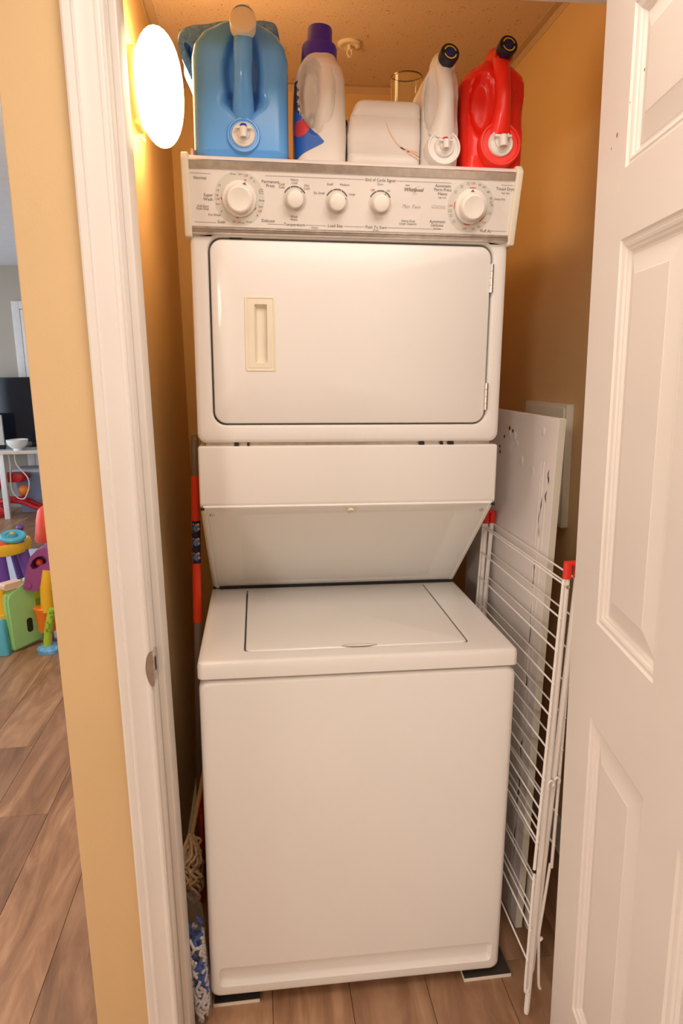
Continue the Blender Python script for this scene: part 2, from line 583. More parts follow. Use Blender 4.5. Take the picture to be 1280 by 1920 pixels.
# door frame: jamb liners, stops, moulded casing
JX = -0.389
bm = BM()
box(bm, JX - 0.021, JX, WF - 0.001, WB + 0.001, 0, 2.093, 0.0015)
box(bm, 0.478, 0.499, WF - 0.001, WB + 0.001, 0, 2.093, 0.0015)
box(bm, JX - 0.021, 0.499, WF - 0.001, WB + 0.001, 2.093, 2.113, 0.0015)
jamb = structure('trim_4', bm, M_TRIM)
bm = BM(); box(bm, JX - 0.0005, JX + 0.013, -0.107, WB - 0.001, 0, 2.0925, 0.0035, 3); part('left_door_stop', bm, M_TRIM, jamb)
bm = BM(); box(bm, 0.467, 0.4785, -0.107, WB - 0.001, 0, 2.0925, 0.0035, 3); part('right_door_stop', bm, M_TRIM, jamb)
bm = BM(); box(bm, JX + 0.013, 0.467, -0.107, WB - 0.001, 2.081, 2.0935, 0.0035, 3); part('head_door_stop', bm, M_TRIM, jamb)


def casing_profile(w=0.057):
    # (distance from opening, thickness)
    return [(0.0, 0.0), (0.0, 0.0085), (0.003, 0.0105), (0.007, 0.0105), (0.009, 0.009), (0.012, 0.009), (0.022, 0.0115), (0.033, 0.013), (0.036, 0.0145), (0.040, 0.0145), (0.0425, 0.0125), (0.0455, 0.0135), (0.0535, 0.0145), (w, 0.012), (w, 0.0)]


def casing(name, side):
    bm = BM()
    pr = casing_profile()
    if side == 'left':
        x0 = JX - 0.004
        loft(bm, [[Vector((x0 - d, WF - t, 0.0)) for d, t in pr], [Vector((x0 - d, WF - t, 2.098 + d)) for d, t in pr]])
    elif side == 'right':
        x0 = 0.482
        loft(bm, [[Vector((x0 + d, WF - t, 0.0)) for d, t in pr], [Vector((x0 + d, WF - t, 2.098 + d)) for d, t in pr]])
    else:
        loft(bm, [[Vector((JX - 0.004 - d, WF - t, 2.098 + d)) for d, t in pr], [Vector((0.482 + d, WF - t, 2.098 + d)) for d, t in pr]])
    return structure(name, bm, M_TRIM, angle=25)


casing('trim_5', 'left'); casing('trim_6', 'right'); casing('trim_7', 'head')
# latch strike plate wrapped on the left jamb edge
bm = BM()
zc = 0.925
pts = [(0.0, 0.030), (0.006, 0.027), (0.011, 0.020), (0.0125, 0.008), (0.0125, -0.012), (0.010, -0.024), (0.005, -0.031), (0.0, -0.033)]
outl = [(-0.012, 0.022)] + [(a, b) for a, b in pts] + [(-0.012, -0.026)]
loft(bm, [[Vector((JX + 0.0002, WF + 0.018 - a * 1.5, zc + b)) for a, b in outl], [Vector((JX + 0.0017, WF + 0.018 - a * 1.5, zc + b)) for a, b in outl]])
lip = [Vector((JX + 0.0010, WF - 0.0108, zc + 0.034))] + [Vector((JX - 0.0125 * math.cos(a), WF - 0.0108 - 0.0004, zc + 0.034 * math.sin(a))) for a in [PI / 2 * (1 - k / 6) for k in range(1, 12)]] + [Vector((JX + 0.0010, WF - 0.0108, zc - 0.034))]
loft(bm, [lip, [p + Vector((0, 0.0014, 0)) for p in lip]])
box(bm, JX + 0.0002, JX + 0.0016, WF - 0.0108, WF + 0.006, zc - 0.030, zc + 0.030)
box(bm, JX + 0.0005, JX + 0.0024, WF + 0.008, WF + 0.020, zc - 0.012, zc + 0.013, mi=1)
lathe(bm, (JX + 0.0017, WF + 0.012, zc + 0.022), (1, 0, 0), [(0, 0.0028), (0.0007, 0.0022)], 12)
lathe(bm, (JX + 0.0017, WF + 0.012, zc - 0.023), (1, 0, 0), [(0, 0.0028), (0.0007, 0.0022)], 12)
part('strike_plate', bm, [M_STEEL, M_DARK], jamb, label='brushed metal strike plate')

# ---- the open door: slab with six moulded panels
HINGE = Vector((0.408, WF - 0.005, 0.0))
DD = Vector((-0.152, -0.988, 0)).normalized()      # hinge -> free edge
DN = Vector((-0.988, 0.152, 0)).normalized()       # visible face
DM = Matrix((DD, DN, Vector((0, 0, 1)))).transposed().to_4x4()
DM.translation = HINGE
FRAME[0] = DM                                        # u along the door, v towards the closet side, z up
DW, DH, D0 = 0.84, 2.078, 0.010
bm = BM()
cols = [(0.128, 0.365), (0.475, 0.712)]
rowsz = [(0.204, 0.833), (1.010, 1.640), (1.744, 1.968)]
ux = [-0.002] + [c for ab in cols for c in ab] + [DW]
zx = [D0] + [c for ab in rowsz for c in ab] + [DH]
box(bm, ux[0], DW, -0.035, -0.013, D0, DH)
for i in range(5):
    for j in range(7):
        if i % 2 == 1 and j % 2 == 1: continue
        q = [Vector((ux[i], 0, zx[j])), Vector((ux[i + 1], 0, zx[j])), Vector((ux[i + 1], 0, zx[j + 1])), Vector((ux[i], 0, zx[j + 1]))]
        bm.faces.new([bm.verts.new(p) for p in q])
per = [(-0.002, D0), (DW, D0), (DW, DH), (-0.002, DH)]
loft(bm, [[Vector((p[0], -0.013, p[1])) for p in per], [Vector((p[0], 0, p[1])) for p in per]], False, False)
bmesh.ops.remove_doubles(bm, verts=bm.verts, dist=1e-5)
door = part('door_1', bm, M_DOOR, angle=25)
door['kind'] = 'structure'
for (u0, u1) in cols:
    for (z0, z1) in rowsz:
        bm = BM()
        cu, cz, hu, hz = (u0 + u1) / 2, (z0 + z1) / 2, (u1 - u0) / 2, (z1 - z0) / 2
        steps = [(0, 0), (0.003, -0.0035), (0.007, -0.0045), (0.009, -0.003), (0.013, -0.0045), (0.015, -0.0075), (0.018, -0.0085), (0.021, -0.0125), (0.024, -0.0125), (0.026, -0.011), (0.056, -0.0035), (0.058, -0.0025)]
        loft(bm, [[Vector((cu + sx * (hu - d), v, cz + sz * (hz - d))) for sx, sz in ((1, 1), (-1, 1), (-1, -1), (1, -1))] for d, v in steps], False, True)
        part('panel', bm, M_DOOR, door, angle=12)
# worn specks and a scratch where the paint is chipped near the hinge edge
bm = BM()
for (u, z, w, h) in ((0.085, 1.803, 0.004, 0.0016), (0.062, 1.790, 0.002, 0.0012), (0.133, 1.833, 0.0015, 0.0015), (0.182, 1.858, 0.0025, 0.0012)):
    lathe(bm, (u, 0.0002, z), (0, 1, 0), [(0, w), (0.0002, w * 0.6)], 8)
part('paint_chip', bm, material('chipped paint brown', (0.42, 0.24, 0.12), 0.8), door, kind='stuff')
for z in (0.22, 1.02, 1.80):
    bm = BM()
    tube(bm, [(-0.007, -0.041, z - 0.045), (-0.007, -0.041, z + 0.045)], 0.006, 12)
    part('hinge', bm, M_CHROME, door)
FRAME[0] = IDENT

# ------------------------------------------------------------------ stacked washer and dryer
FRAME[0] = APP
W = 0.343
root = thing('stacked_washer_dryer', 'white stacked washer and dryer unit filling the tan closet', 'washer dryer', (0, 0.42, -0.026))

# washer cabinet with a shallow pressed kick panel
bm = BM()
cz, hh = 0.392, 0.392
L = []
L.append(rrl(0, cz, 0.86, W - 0.004, hh - 0.004, 0.014))
L.append(rrl(0, cz, 0.012, W, hh, 0.020))
L.append(rrl(0, cz, 0.005, W - 0.002, hh - 0.002, 0.020))
L.append(rrl(0, cz, 0.0012, W - 0.006, hh - 0.006, 0.018))
L.append(rrl(0, cz, 0.0, W - 0.011, hh - 0.011, 0.014))
L.append(rrl(0, 0.054, 0.0, 0.322, 0.026, 0.012))
L.append(rrl(0, 0.054, 0.0014, 0.3205, 0.0245, 0.0115))
L.append(rrl(0, 0.0555, 0.0072, 0.3165, 0.0185, 0.010))
L.append(rrl(0, 0.0570, 0.0090, 0.3130, 0.0145, 0.009))
loft(bm, L)
part('washer_cabinet', bm, M_ENAMEL, root, angle=30)
bm = BM()
box(bm, -0.335, 0.335, 0.012, 0.80, 0.783, 0.7895)
part('shadow_gap', bm, M_DARK, root)
# washer top with lid opening
bm = BM()
def rxy(cx, cy, z, hx, hy, r): return [Vector((cx + p[0], cy + p[1], z)) for p in rr(hx, hy, r)]
TY0, TY1 = -0.004, 0.87
cy, hy = (TY0 + TY1) / 2, (TY1 - TY0) / 2
LX, LY0, LY1 = 0.2455, 0.050, 0.486
lcy, lhy = (LY0 + LY1) / 2, (LY1 - LY0) / 2
HX = W + 0.002
loft(bm, [rxy(0, cy, 0.7885, HX - 0.004, hy - 0.004, 0.010), rxy(0, cy, 0.790, HX, hy, 0.014), rxy(0, cy, 0.8165, HX, hy, 0.014), rxy(0, cy, 0.8225, HX - 0.002, hy - 0.002, 0.014), rxy(0, cy, 0.8255, HX - 0.007, hy - 0.007, 0.013), rxy(0, cy, 0.826, HX - 0.013, hy - 0.013, 0.010),
          rxy(0, lcy, 0.826, LX + 0.0055, lhy + 0.004, 0.016), rxy(0, lcy, 0.8245, LX + 0.004, lhy + 0.003, 0.016), rxy(0, lcy, 0.812, LX + 0.004, lhy + 0.003, 0.016)])
part('washer_top', bm, M_ENAMEL, root, angle=30)
bm = BM()
loft(bm, [rxy(0, lcy, 0.8125, LX, lhy, 0.015), rxy(0, lcy, 0.8245, LX, lhy, 0.015), rxy(0, lcy, 0.8268, LX - 0.002, lhy - 0.002, 0.014), rxy(0, lcy, 0.8275, LX - 0.006, lhy - 0.006, 0.012)])
lid = part('washer_lid', bm, M_ENAMEL, root, angle=30)
bm = BM()
n = 24
loops = []
for s, dz in ((1.0, 0.0), (0.92, 0.0006), (0.80, -0.002), (0.45, -0.0045)):
    loops.append([Vector((0.002 + 0.040 * s * math.cos(2 * PI * i / n), 0.0535 + 0.0065 * s * math.sin(2 * PI * i / n), 0.8281 + dz)) for i in range(n)])
loft(bm, loops, False, True)
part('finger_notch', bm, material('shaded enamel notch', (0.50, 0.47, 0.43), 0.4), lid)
bm = BM()
loft(bm, [rxy(0, lcy, 0.8115, LX + 0.0039, lhy + 0.0029, 0.016), rxy(0, lcy, 0.8121, LX + 0.0039, lhy + 0.0029, 0.016)])
part('lid_seal', bm, M_GROOVE, root)

# slanted rear housing between washer and dryer
DYF = 0.188
prof = [(DYF, 1.2525), (DYF, 1.119), (0.500, 0.8305), (0.86, 0.8305), (0.86, 1.2525)]
bm = BM(); prism_x(bm, prof, -W, W, 0.007, 3)
housing = part('rear_housing', bm, M_ENAMEL, root, angle=30)
s_dir = Vector((0, 0.500 - DYF, 0.8305 - 1.119)); SL = s_dir.length; s_dir.normalize()
s_nrm = Vector((0, s_dir.z, -s_dir.y)); 
if s_nrm.y > 0: s_nrm = -s_nrm
SO = Vector((0, DYF, 1.119))
def on_slant(x, s, h=0.0): return Vector((x, 0, 0)) + SO + s_dir * s + s_nrm * h
def slant_loop(cx, cs, hx, hs, h, r): return [on_slant(cx + p[0], cs - p[1], h) for p in rr(hx, hs, r)]
bm = BM()
cs = SL / 2
loft(bm, [slant_loop(0, cs, W - 0.006, SL / 2 - 0.002, -0.001, 0.004), slant_loop(0, cs, W - 0.006, SL / 2 - 0.002, 0.0035, 0.004), slant_loop(0, cs, W - 0.009, SL / 2 - 0.004, 0.0045, 0.004), slant_loop(0, cs, W - 0.0125, SL / 2 - 0.006, 0.0045, 0.004), slant_loop(0, cs, W - 0.0135, SL / 2 - 0.0065, 0.001, 0.004),
          slant_loop(0, cs, W - 0.016, SL / 2 - 0.008, 0.001, 0.004), slant_loop(0, cs, W - 0.017, SL / 2 - 0.0085, 0.0025, 0.004), slant_loop(0, cs + 0.004, 0.262, SL / 2 - 0.030, 0.0025, 0.02), slant_loop(0, cs + 0.004, 0.259, SL / 2 - 0.033, 0.0012, 0.02), slant_loop(0, cs + 0.004, 0.255, SL / 2 - 0.037, 0.0010, 0.018)])
slope = part('slanted_panel', bm, M_ENAMEL_IN, root, angle=25)
bm = BM()
lathe(bm, on_slant(0.0, 0.020, 0.002), s_nrm, [(0, 0.0095), (0.007, 0.0092), (0.0085, 0.008), (0.0085, 0.0055), (0.004, 0.0045)], 20)
part('rubber_bumper', bm, M_IVORY, slope)
for sx in (-1, 1):
    bm = BM()
    lathe(bm, on_slant(sx * 0.318, 0.035, 0.002), s_nrm, [(0, 0.006), (0.0018, 0.0055), (0.0026, 0.003), (0.0016, 0.001)], 16)
    part('screw', bm, M_CHROME, slope)
bm = BM()
for sx in (-1, 1):
    for s in (0.004, SL - 0.006):
        a = on_slant(sx * (W - 0.006), s, 0.006)
        box(bm, a.x - 0.004, a.x + 0.004, a.y - 0.002, a.y + 0.004, a.z - 0.003, a.z + 0.003)
box(bm, -W + 0.02, W - 0.004, 0.488, 0.50, 0.8265, 0.8335)
part('seam_gap', bm, M_DARK, housing, kind='stuff')
# gap with clips between housing and dryer
bm = BM(); box(bm, -0.325, 0.325, DYF + 0.012, 0.80, 1.2515, 1.2592); part('joint_gap', bm, M_STEEL, root)
bm = BM()
for x, w in ((-0.258, 0.010), (-0.232, 0.005), (0.163, 0.012), (0.210, 0.006), (0.232, 0.013)):
    box(bm, x - w / 2, x + w / 2, DYF + 0.004, DYF + 0.02, 1.2522, 1.2588)
part('joint_clips', bm, M_DARK, root, kind='stuff')

# dryer cabinet, with a rounded opening for the door
bm = BM()
DZ0, DZ1 = 1.2588, 1.700
cz, hh = (DZ0 + DZ1) / 2, (DZ1 - DZ0) / 2
dcx, dcz, dhw, dhh = 0.0015, 1.494, 0.3045, 0.1915
L = [rrl(0, cz, 0.86, W - 0.004, hh, 0.008), rrl(0, cz, DYF + 0.012, W, hh, (0.004, 0.004, 0.02, 0.02)), rrl(0, cz, DYF + 0.004, W - 0.002, hh - 0.002, (0.004, 0.004, 0.02, 0.02)), rrl(0, cz, DYF + 0.001, W - 0.006, hh - 0.006, (0.004, 0.004, 0.018, 0.018)), rrl(0, cz, DYF, W - 0.011, hh - 0.010, (0.004, 0.004, 0.014, 0.014)),
     rrl(dcx, dcz, DYF, dhw + 0.0105, dhh + 0.0100, 0.032), rrl(dcx, dcz, DYF + 0.0015, dhw + 0.007, dhh + 0.0065, 0.030), rrl(dcx, dcz, DYF + 0.005, dhw + 0.0045, dhh + 0.004, 0.028), rrl(dcx, dcz, DYF + 0.016, dhw + 0.0035, dhh + 0.003, 0.027)]
loft(bm, L)
box(bm, -W + 0.003, W - 0.003, 0.212, 0.86, 1.6985, 1.8345, 0.004)
dry = part('dryer_cabinet', bm, M_ENAMEL, root, angle=30)
bm = BM(); loft(bm, [rrl(dcx, dcz, DYF + 0.0150, dhw + 0.0034, dhh + 0.0029, 0.027), rrl(dcx, dcz, DYF + 0.0142, dhw + 0.0034, dhh + 0.0029, 0.027)]); part('door_gasket', bm, M_GROOVE, root)
# door
hx0, hz0 = -0.2015, 1.4935
bm = BM()
loft(bm, [rrl(dcx, dcz, DYF + 0.0135, dhw, dhh, 0.026), rrl(dcx, dcz, DYF + 0.003, dhw, dhh, 0.026), rrl(dcx, dcz, DYF + 0.0005, dhw - 0.0015, dhh - 0.0015, 0.025), rrl(dcx, dcz, DYF - 0.0005, dhw - 0.004, dhh - 0.004, 0.023),
          rrl(hx0, hz0, DYF - 0.0005, 0.0315, 0.077, 0.003), rrl(hx0, hz0, DYF + 0.0125, 0.0310, 0.0765, 0.003)], True, True)
ddoor = part('dryer_door', bm, M_ENAMEL, root, angle=30)
bm = BM()
loft(bm, [rrl(hx0, hz0, DYF + 0.001, 0.0328, 0.0785, 0.004), rrl(hx0, hz0, DYF - 0.0012, 0.0328, 0.0785, 0.004), rrl(hx0, hz0, DYF - 0.0022, 0.0316, 0.0773, 0.0035), rrl(hx0, hz0, DYF - 0.0022, 0.0290, 0.0748, 0.003), rrl(hx0, hz0, DYF - 0.0010, 0.0280, 0.0738, 0.003),
          rrl(hx0, hz0, DYF - 0.0006, 0.0258, 0.0715, 0.002), rrl(hx0, hz0, DYF - 0.0016, 0.0250, 0.0708, 0.002), rrl(hx0 + 0.002, hz0 + 0.001, DYF - 0.0016, 0.0135, 0.0615, 0.0015), rrl(hx0 + 0.002, hz0 + 0.001, DYF + 0.0006, 0.0128, 0.0607, 0.0015),
          rrl(hx0 + 0.0042, hz0 - 0.002, DYF + 0.0118, 0.0102, 0.0570, 0.0015)], False, True)
part('handle', bm, M_IVORY, ddoor, angle=25, label='ivory recessed handle')
for z in (1.619, 1.362):
    bm = BM()
    for k in range(4):
        z0 = z - 0.030 + k * 0.0152
        tube(bm, [(0.3085, DYF - 0.0015, z0), (0.3085, DYF - 0.0015, z0 + 0.0142)], 0.0042, 14)
    box(bm, 0.303, 0.3085, DYF - 0.0005, DYF + 0.0012, z - 0.029, z + 0.029)
    part('hinge', bm, M_CHROME, ddoor)
bm = BM(); box(bm, -0.262, -0.236, DYF + 0.003, DYF + 0.012, 1.6845, 1.6885); part('latch_hole', bm, M_DARK, dry)

# console
PB = Vector((0, 0.178, 1.697)); PT = Vector((0, 0.145, 1.826))
PV = (PT - PB).normalized(); PN = Vector((1, 0, 0)).cross(PV)
if PN.y > 0: PN = -PN
def on_panel(x, v, h=0.0): return Vector((x, 0, 0)) + PB + PV * v + PN * h
PBW = on_panel(0, -0.004); PTP = on_panel(0, 0.1335)
cpoly = [(PBW.y, PBW.z), (PTP.y, PTP.z), (PTP.y + 0.008, 1.8355), (0.25, 1.8355), (0.25, PBW.z)]
bm = BM(); prism_x(bm, cpoly, -0.338, 0.338, 0.0015, 1)
console = part('console', bm, M_PANEL, root, angle=25)
for sx in (-1, 1):
    a = on_panel(0, -0.010, 0.007); b = on_panel(0, 0.136, 0.007)
    poly = [(a.y, a.z), (b.y, b.z), (b.y + 0.012, 1.8405), (0.172, 1.8405), (0.19, 1.8345), (0.26, 1.8345), (0.26, a.z)]
    bm = BM()
    x0, x1 = sorted((sx * 0.3365, sx * 0.3515))
    prism_x(bm, poly, x0, x1, 0.004, 3)
    part('end_cap', bm, M_IVORY, console, label='ivory end cap')
def panel_strip(bm, v0, v1, h, bev):
    loft(bm, [[on_panel(x, v0, 0) for x in (-0.3365, 0.3365)], [on_panel(x, v0 + bev, h) for x in (-0.3365, 0.3365)], [on_panel(x, v1 - bev, h) for x in (-0.3365, 0.3365)], [on_panel(x, v1, 0) for x in (-0.3365, 0.3365)]], False, False, closed=False)
bm = BM(); panel_strip(bm, 0.1165, 0.1338, 0.003, 0.0015); part('top_trim_strip', bm, M_STEEL, console, label='brushed metal strip')
bm = BM(); panel_strip(bm, -0.0035, 0.0065, 0.004, 0.0030); panel_strip(bm, 0.0068, 0.0112, 0.002, 0.0015); part('bottom_trim_strip', bm, M_STEEL, console, label='brushed metal strip')

def panel_disc(bm, u, v, r, h0, h1, n=40, r1=None):
    c = on_panel(u, v, 0)
    lathe(bm, c, PN, [(h0, r), (h1, r if r1 is None else r1)], n)
def panel_arc(bm, u, v, r0, r1, a0, a1, h, n=20):
    inner, outer = [], []
    for i in range(n + 1):
        a = math.radians(a0 + (a1 - a0) * i / n)
        inner.append(bm.verts.new(on_panel(u + r0 * math.cos(a), v + r0 * math.sin(a), h)))
        outer.append(bm.verts.new(on_panel(u + r1 * math.cos(a), v + r1 * math.sin(a), h)))
    for i in range(n):
        bm.faces.new((inner[i], outer[i], outer[i + 1], inner[i + 1]))

D1 = (-0.2385, 0.0645); D2 = (0.2465, 0.0650)
for u, v in (D1, D2):
    bm = BM(); panel_disc(bm, u, v, 0.0505, 0.0, 0.0006); part('dial_plate', bm, M_DIAL, console)
KN = [(-0.1262, 0.0675), (-0.0392, 0.0650), (0.0515, 0.0655)]
for u, v in KN:
    bm = BM(); panel_disc(bm, u, v, 0.0240, 0.0, 0.0006); part('knob_plate', bm, M_DIAL, console)

def timer_knob(D, ptr, du=0.0):
    u, v = D
    c = on_panel(u, v, 0.0005)
    bm = BM()
    lathe(bm, c, PN, [(0, 0.0345), (0.004, 0.0345), (0.006, 0.0335), (0.0065, 0.031), (0.0065, 0.0275), (0.0075, 0.0275), (0.012, 0.0270), (0.020, 0.0262), (0.0235, 0.0250), (0.0255, 0.0228), (0.0258, 0.0210), (0.0252, 0.0195)], 48)
    k = part('timer_knob', bm, M_KNOB, console, angle=40)
    a = math.radians(ptr)
    bm = BM()
    d = Vector((math.cos(a), math.sin(a))); s = Vector((-d.y, d.x))
    q = [D + d * 0.0325, D + d * 0.0285 + s * 0.0035, D + d * 0.0285 - s * 0.0035] if False else None
    tri = [(u + d.x * 0.0333, v + d.y * 0.0333), (u + d.x * 0.0282 + s.x * 0.0045, v + d.y * 0.0282 + s.y * 0.0045), (u + d.x * 0.0282 - s.x * 0.0045, v + d.y * 0.0282 - s.y * 0.0045)]
    bm.faces.new([bm.verts.new(on_panel(p[0], p[1], 0.0073)) for p in tri])
    o = part('pointer', bm, M_INK, console, angle=0)
    return k
timer_knob(D1, 68); timer_knob(D2, 92)
for i, (u, v) in enumerate(KN):
    bm = BM()
    c = on_panel(u, v, 0.0005)
    lathe(bm, c, PN, [(0, 0.0185), (0.003, 0.0185), (0.005, 0.0178), (0.017, 0.0168), (0.0195, 0.0158), (0.0205, 0.0140), (0.0205, 0.0)], 40)
    part('control_knob', bm, M_KNOB, console, angle=40)
bm = BM()
a_ptr = (45, 20, 58)
for (u, v), a in zip(KN, a_ptr):
    for (a0, a1) in ((28, 66), (69, 110), (113, 152)):
        panel_arc(bm, u, v, 0.0218, 0.0246, a0, a1, 0.0008)
    r = math.radians(a)
    d = Vector((math.cos(r), math.sin(r))); s = Vector((-d.y, d.x))
    tri = [(u + d.x * 0.0212, v + d.y * 0.0212), (u + d.x * 0.0186 + s.x * 0.0022, v + d.y * 0.0186 + s.y * 0.0022), (u + d.x * 0.0186 - s.x * 0.0022, v + d.y * 0.0186 - s.y * 0.0022)]
    bm.faces.new([bm.verts.new(on_panel(p[0], p[1], 0.0012)) for p in tri])
# printed rules
def rule(bm, u0, v0, u1, v1, w=0.0006):
    bm.faces.new([bm.verts.new(on_panel(a, b, 0.0004)) for a, b in ((u0, v0 - w / 2), (u1, v1 - w / 2), (u1, v1 + w / 2), (u0, v0 + w / 2))])
VT, VBm = 0.1083, 0.0185
rule(bm, -0.335, 0.1085, -0.294, 0.1078); rule(bm, -0.330, 0.0185, -0.287, 0.0180)
rule(bm, -0.186, VT, 0.0165, VT); rule(bm, 0.0835, VT, 0.200, VT)
rule(bm, -0.182, VBm, -0.148, VBm); rule(bm, -0.103, VBm, -0.060, VBm); rule(bm, -0.022, VBm, 0.021, VBm); rule(bm, 0.0705, VBm, 0.190, VBm)
rule(bm, 0.308, VT, 0.3345, VT); rule(bm, 0.298, VBm, 0.3315, VBm)
part('printed_rules', bm, M_INK, console, angle=0, kind='stuff')
bm = BM()
for (D, angs) in ((D1, (70, 181, 331, 262)), (D2, (90, 178, 318, 262))):
    for a in angs:
        if D is D1: panel_arc(bm, D[0], D[1], 0.0358, 0.0375, a - 4, a + 4, 0.0010, 4)
        else: panel_arc(bm, D[0], D[1], 0.0352, 0.0368, a - 11, a + 11, 0.0010, 6)
part('red_ticks', bm, M_REDINK, console, angle=0, kind='stuff')

# lettering: font outlines turned into one flat mesh per ink
TEXTS = []
def txt(s, u, v, size, ink=0, shear=0.0, align='CENTER', rot=0.0):
    TEXTS.append((s, u, v, size, ink, shear, align, rot))
S1, S2, S3 = 0.0082, 0.0062, 0.0052
txt('Normal', -0.3155, 0.0975, S1); txt('Super', -0.3005, 0.0668, S1); txt('Wash', -0.301, 0.0590, S1)
txt('Pull Start', -0.312, 0.0465, S2); txt('Push Stop', -0.313, 0.0418, S2)
txt('Pre Wash', -0.290, 0.0308, S2); txt('Soak', -0.2765, 0.0172, S1)
txt('Permanent', -0.1755, 0.0952, S1); txt('Press', -0.1755, 0.0880, S1); txt('Delicate', -0.181, 0.0222, S1)
for s, a, r, ink in (('Rinse', 104, 0.0465, 0), ('Spin', 86, 0.0455, 0), ('Off', 72, 0.0445, 1), ('10', 58, 0.0450, 0), ('6', 47, 0.0445, 0), ('Rinse', -2, 0.0450, 0), ('Spin', -17, 0.0450, 0), ('Off', -29, 0.0462, 1), ('6', -40, 0.0465, 0), ('Rinse', -67, 0.0462, 0), ('Spin', -83, 0.0450, 0), ('Off', -94, 0.0452, 1), ('20', -106, 0.0450, 0), ('4', -146, 0.0445, 0), ('Spin', -166, 0.0445, 0), ('Off', 183, 0.0445, 1), ('18', 174, 0.0455, 0), ('14', 162, 0.0455, 0), ('10', 150, 0.0460, 0)):
    a = math.radians(a); txt(s, D1[0] + r * math.cos(a), D1[1] + r * math.sin(a) - 0.002, S3 + (0.0012 if ink or s.isdigit() else 0), ink)
for k, s in enumerate(('Cool', 'Down', 'Rinse')): txt(s, D1[0] + 0.0440, D1[1] + 0.0175 - k * 0.0036, 0.0040)
for (u, v, a, b) in ((-0.1530, 0.0920, 'Cold', 'Cold'), (-0.1270, 0.1010, 'Warm', 'Cold'), (-0.1018, 0.0915, 'Hot', 'Cold')):
    txt(a, u, v, S2); txt(b, u, v - 0.0056, S2)
txt('Wash', -0.1272, 0.0322, S2); txt('Rinse', -0.1272, 0.0268, S2); txt('Temperature', -0.1265, 0.0165, S1)
txt('Washer', -0.0840, 0.0092 + 0.0035, 0.0048)
txt('Ex. Small', -0.0760, 0.0785, S2); txt('Small', -0.0545, 0.0955, S2); txt('Medium', -0.0240, 0.0955, S2); txt('Large', -0.0080, 0.0785, S2); txt('Load Size', -0.0410, 0.0165, S1)
txt('End of Cycle Signal', 0.0500, 0.1060, S1); txt('Dryer', 0.0500, 0.0993, S3)
txt('Off', 0.0345, 0.0875, S2, 1); txt('On', 0.0680, 0.0875, S2); txt('Push To Start', 0.0460, 0.0162, S1); txt('Dryer', 0.0460, 0.0118, S3)
txt('Whirlpool', 0.1205, 0.0900, 0.0098, 2, 0.28); txt('Thin Twin', 0.1170, 0.0575, 0.0100, 3, 0.45)
txt('Heavy Duty', 0.1140, 0.0312, S2); txt('Large Capacity', 0.1140, 0.0258, S2)
txt('Automatic', 0.1830, 0.0998, S1); txt('Perm Press', 0.1830, 0.0925, S1); txt('Heavy', 0.1830, 0.0850, S1); txt('high heat', 0.1830, 0.0790, 0.0046)
txt('A Timed Process', 0.1770, 0.0628, 0.0044, 3); txt('Sensored Drying', 0.1770, 0.0592, 0.0044, 3)
txt('Automatic', 0.1775, 0.0312, S1); txt('Delicate', 0.1775, 0.0240, S1); txt('low heat', 0.1775, 0.0185, 0.0046)
for s, a, r, ink in (('Off', 90, 0.0440, 1), ('60', 71, 0.0445, 0), ('50', 57, 0.0450, 0), ('40', 40, 0.0452, 0), ('30', 22, 0.0450, 0), ('20', 5, 0.0455, 0), ('Off', -43, 0.0445, 1), ('20', -60, 0.0445, 0), ('10', -77, 0.0450, 0), ('Off', -102, 0.0452, 1), ('Off', 180, 0.0440, 1)):
    a = math.radians(a); txt(s, D2[0] + r * math.cos(a), D2[1] + r * math.sin(a) - 0.002, S3 + 0.0012, ink)
for s, t, a in (('Less', 'Dry', 103), ('Very', 'Dry', 122), ('Less', 'Dry', 143), ('Cool', 'Down', 192), ('Less', 'Dry', 204), ('Very', 'Dry', 222), ('Cool', 'Down', -15), ('Less', 'Dry', 13)):
    a = math.radians(a); u, v = D2[0] + 0.0445 * math.cos(a), D2[1] + 0.0445 * math.sin(a)
    txt(s, u, v + 0.0006, 0.0036); txt(t, u, v - 0.0028, 0.0036)
txt('Timed Drying', 0.3200, 0.0985, S1); txt('High Heat', 0.3190, 0.0918, 0.0046); txt('Damp Dry', 0.3080, 0.0795, 0.0056); txt('Fluff Air', 0.2860, 0.0155, S1)
tmp = []
for t in TEXTS:
    c = bpy.data.curves.new('t', 'FONT')
    c.body = t[0]; c.size = t[3]; c.align_x = t[6]; c.shear = t[5]; c.resolution_u = 2
    if t[4] == 2: c.offset = 0.00018
    o = bpy.data.objects.new('t', c); COL.objects.link(o); tmp.append(o)
bpy.context.view_layer.update()
dg = bpy.context.evaluated_depsgraph_get()
ink_bms = {0: BM(), 1: BM(), 2: BM(), 3: BM()}
for t, o in zip(TEXTS, tmp):
    me = bpy.data.meshes.new_from_object(o.evaluated_get(dg))
    for v in me.vertices:
        p = on_panel(t[1] + v.co.x, t[2] + v.co.y, 0.0009 if t[4] != 2 else 0.0007)
        v.co = p
    ink_bms[t[4]].from_mesh(me)
    bpy.data.meshes.remove(me)
for o in tmp:
    c = o.data; bpy.data.objects.remove(o); bpy.data.curves.remove(c)
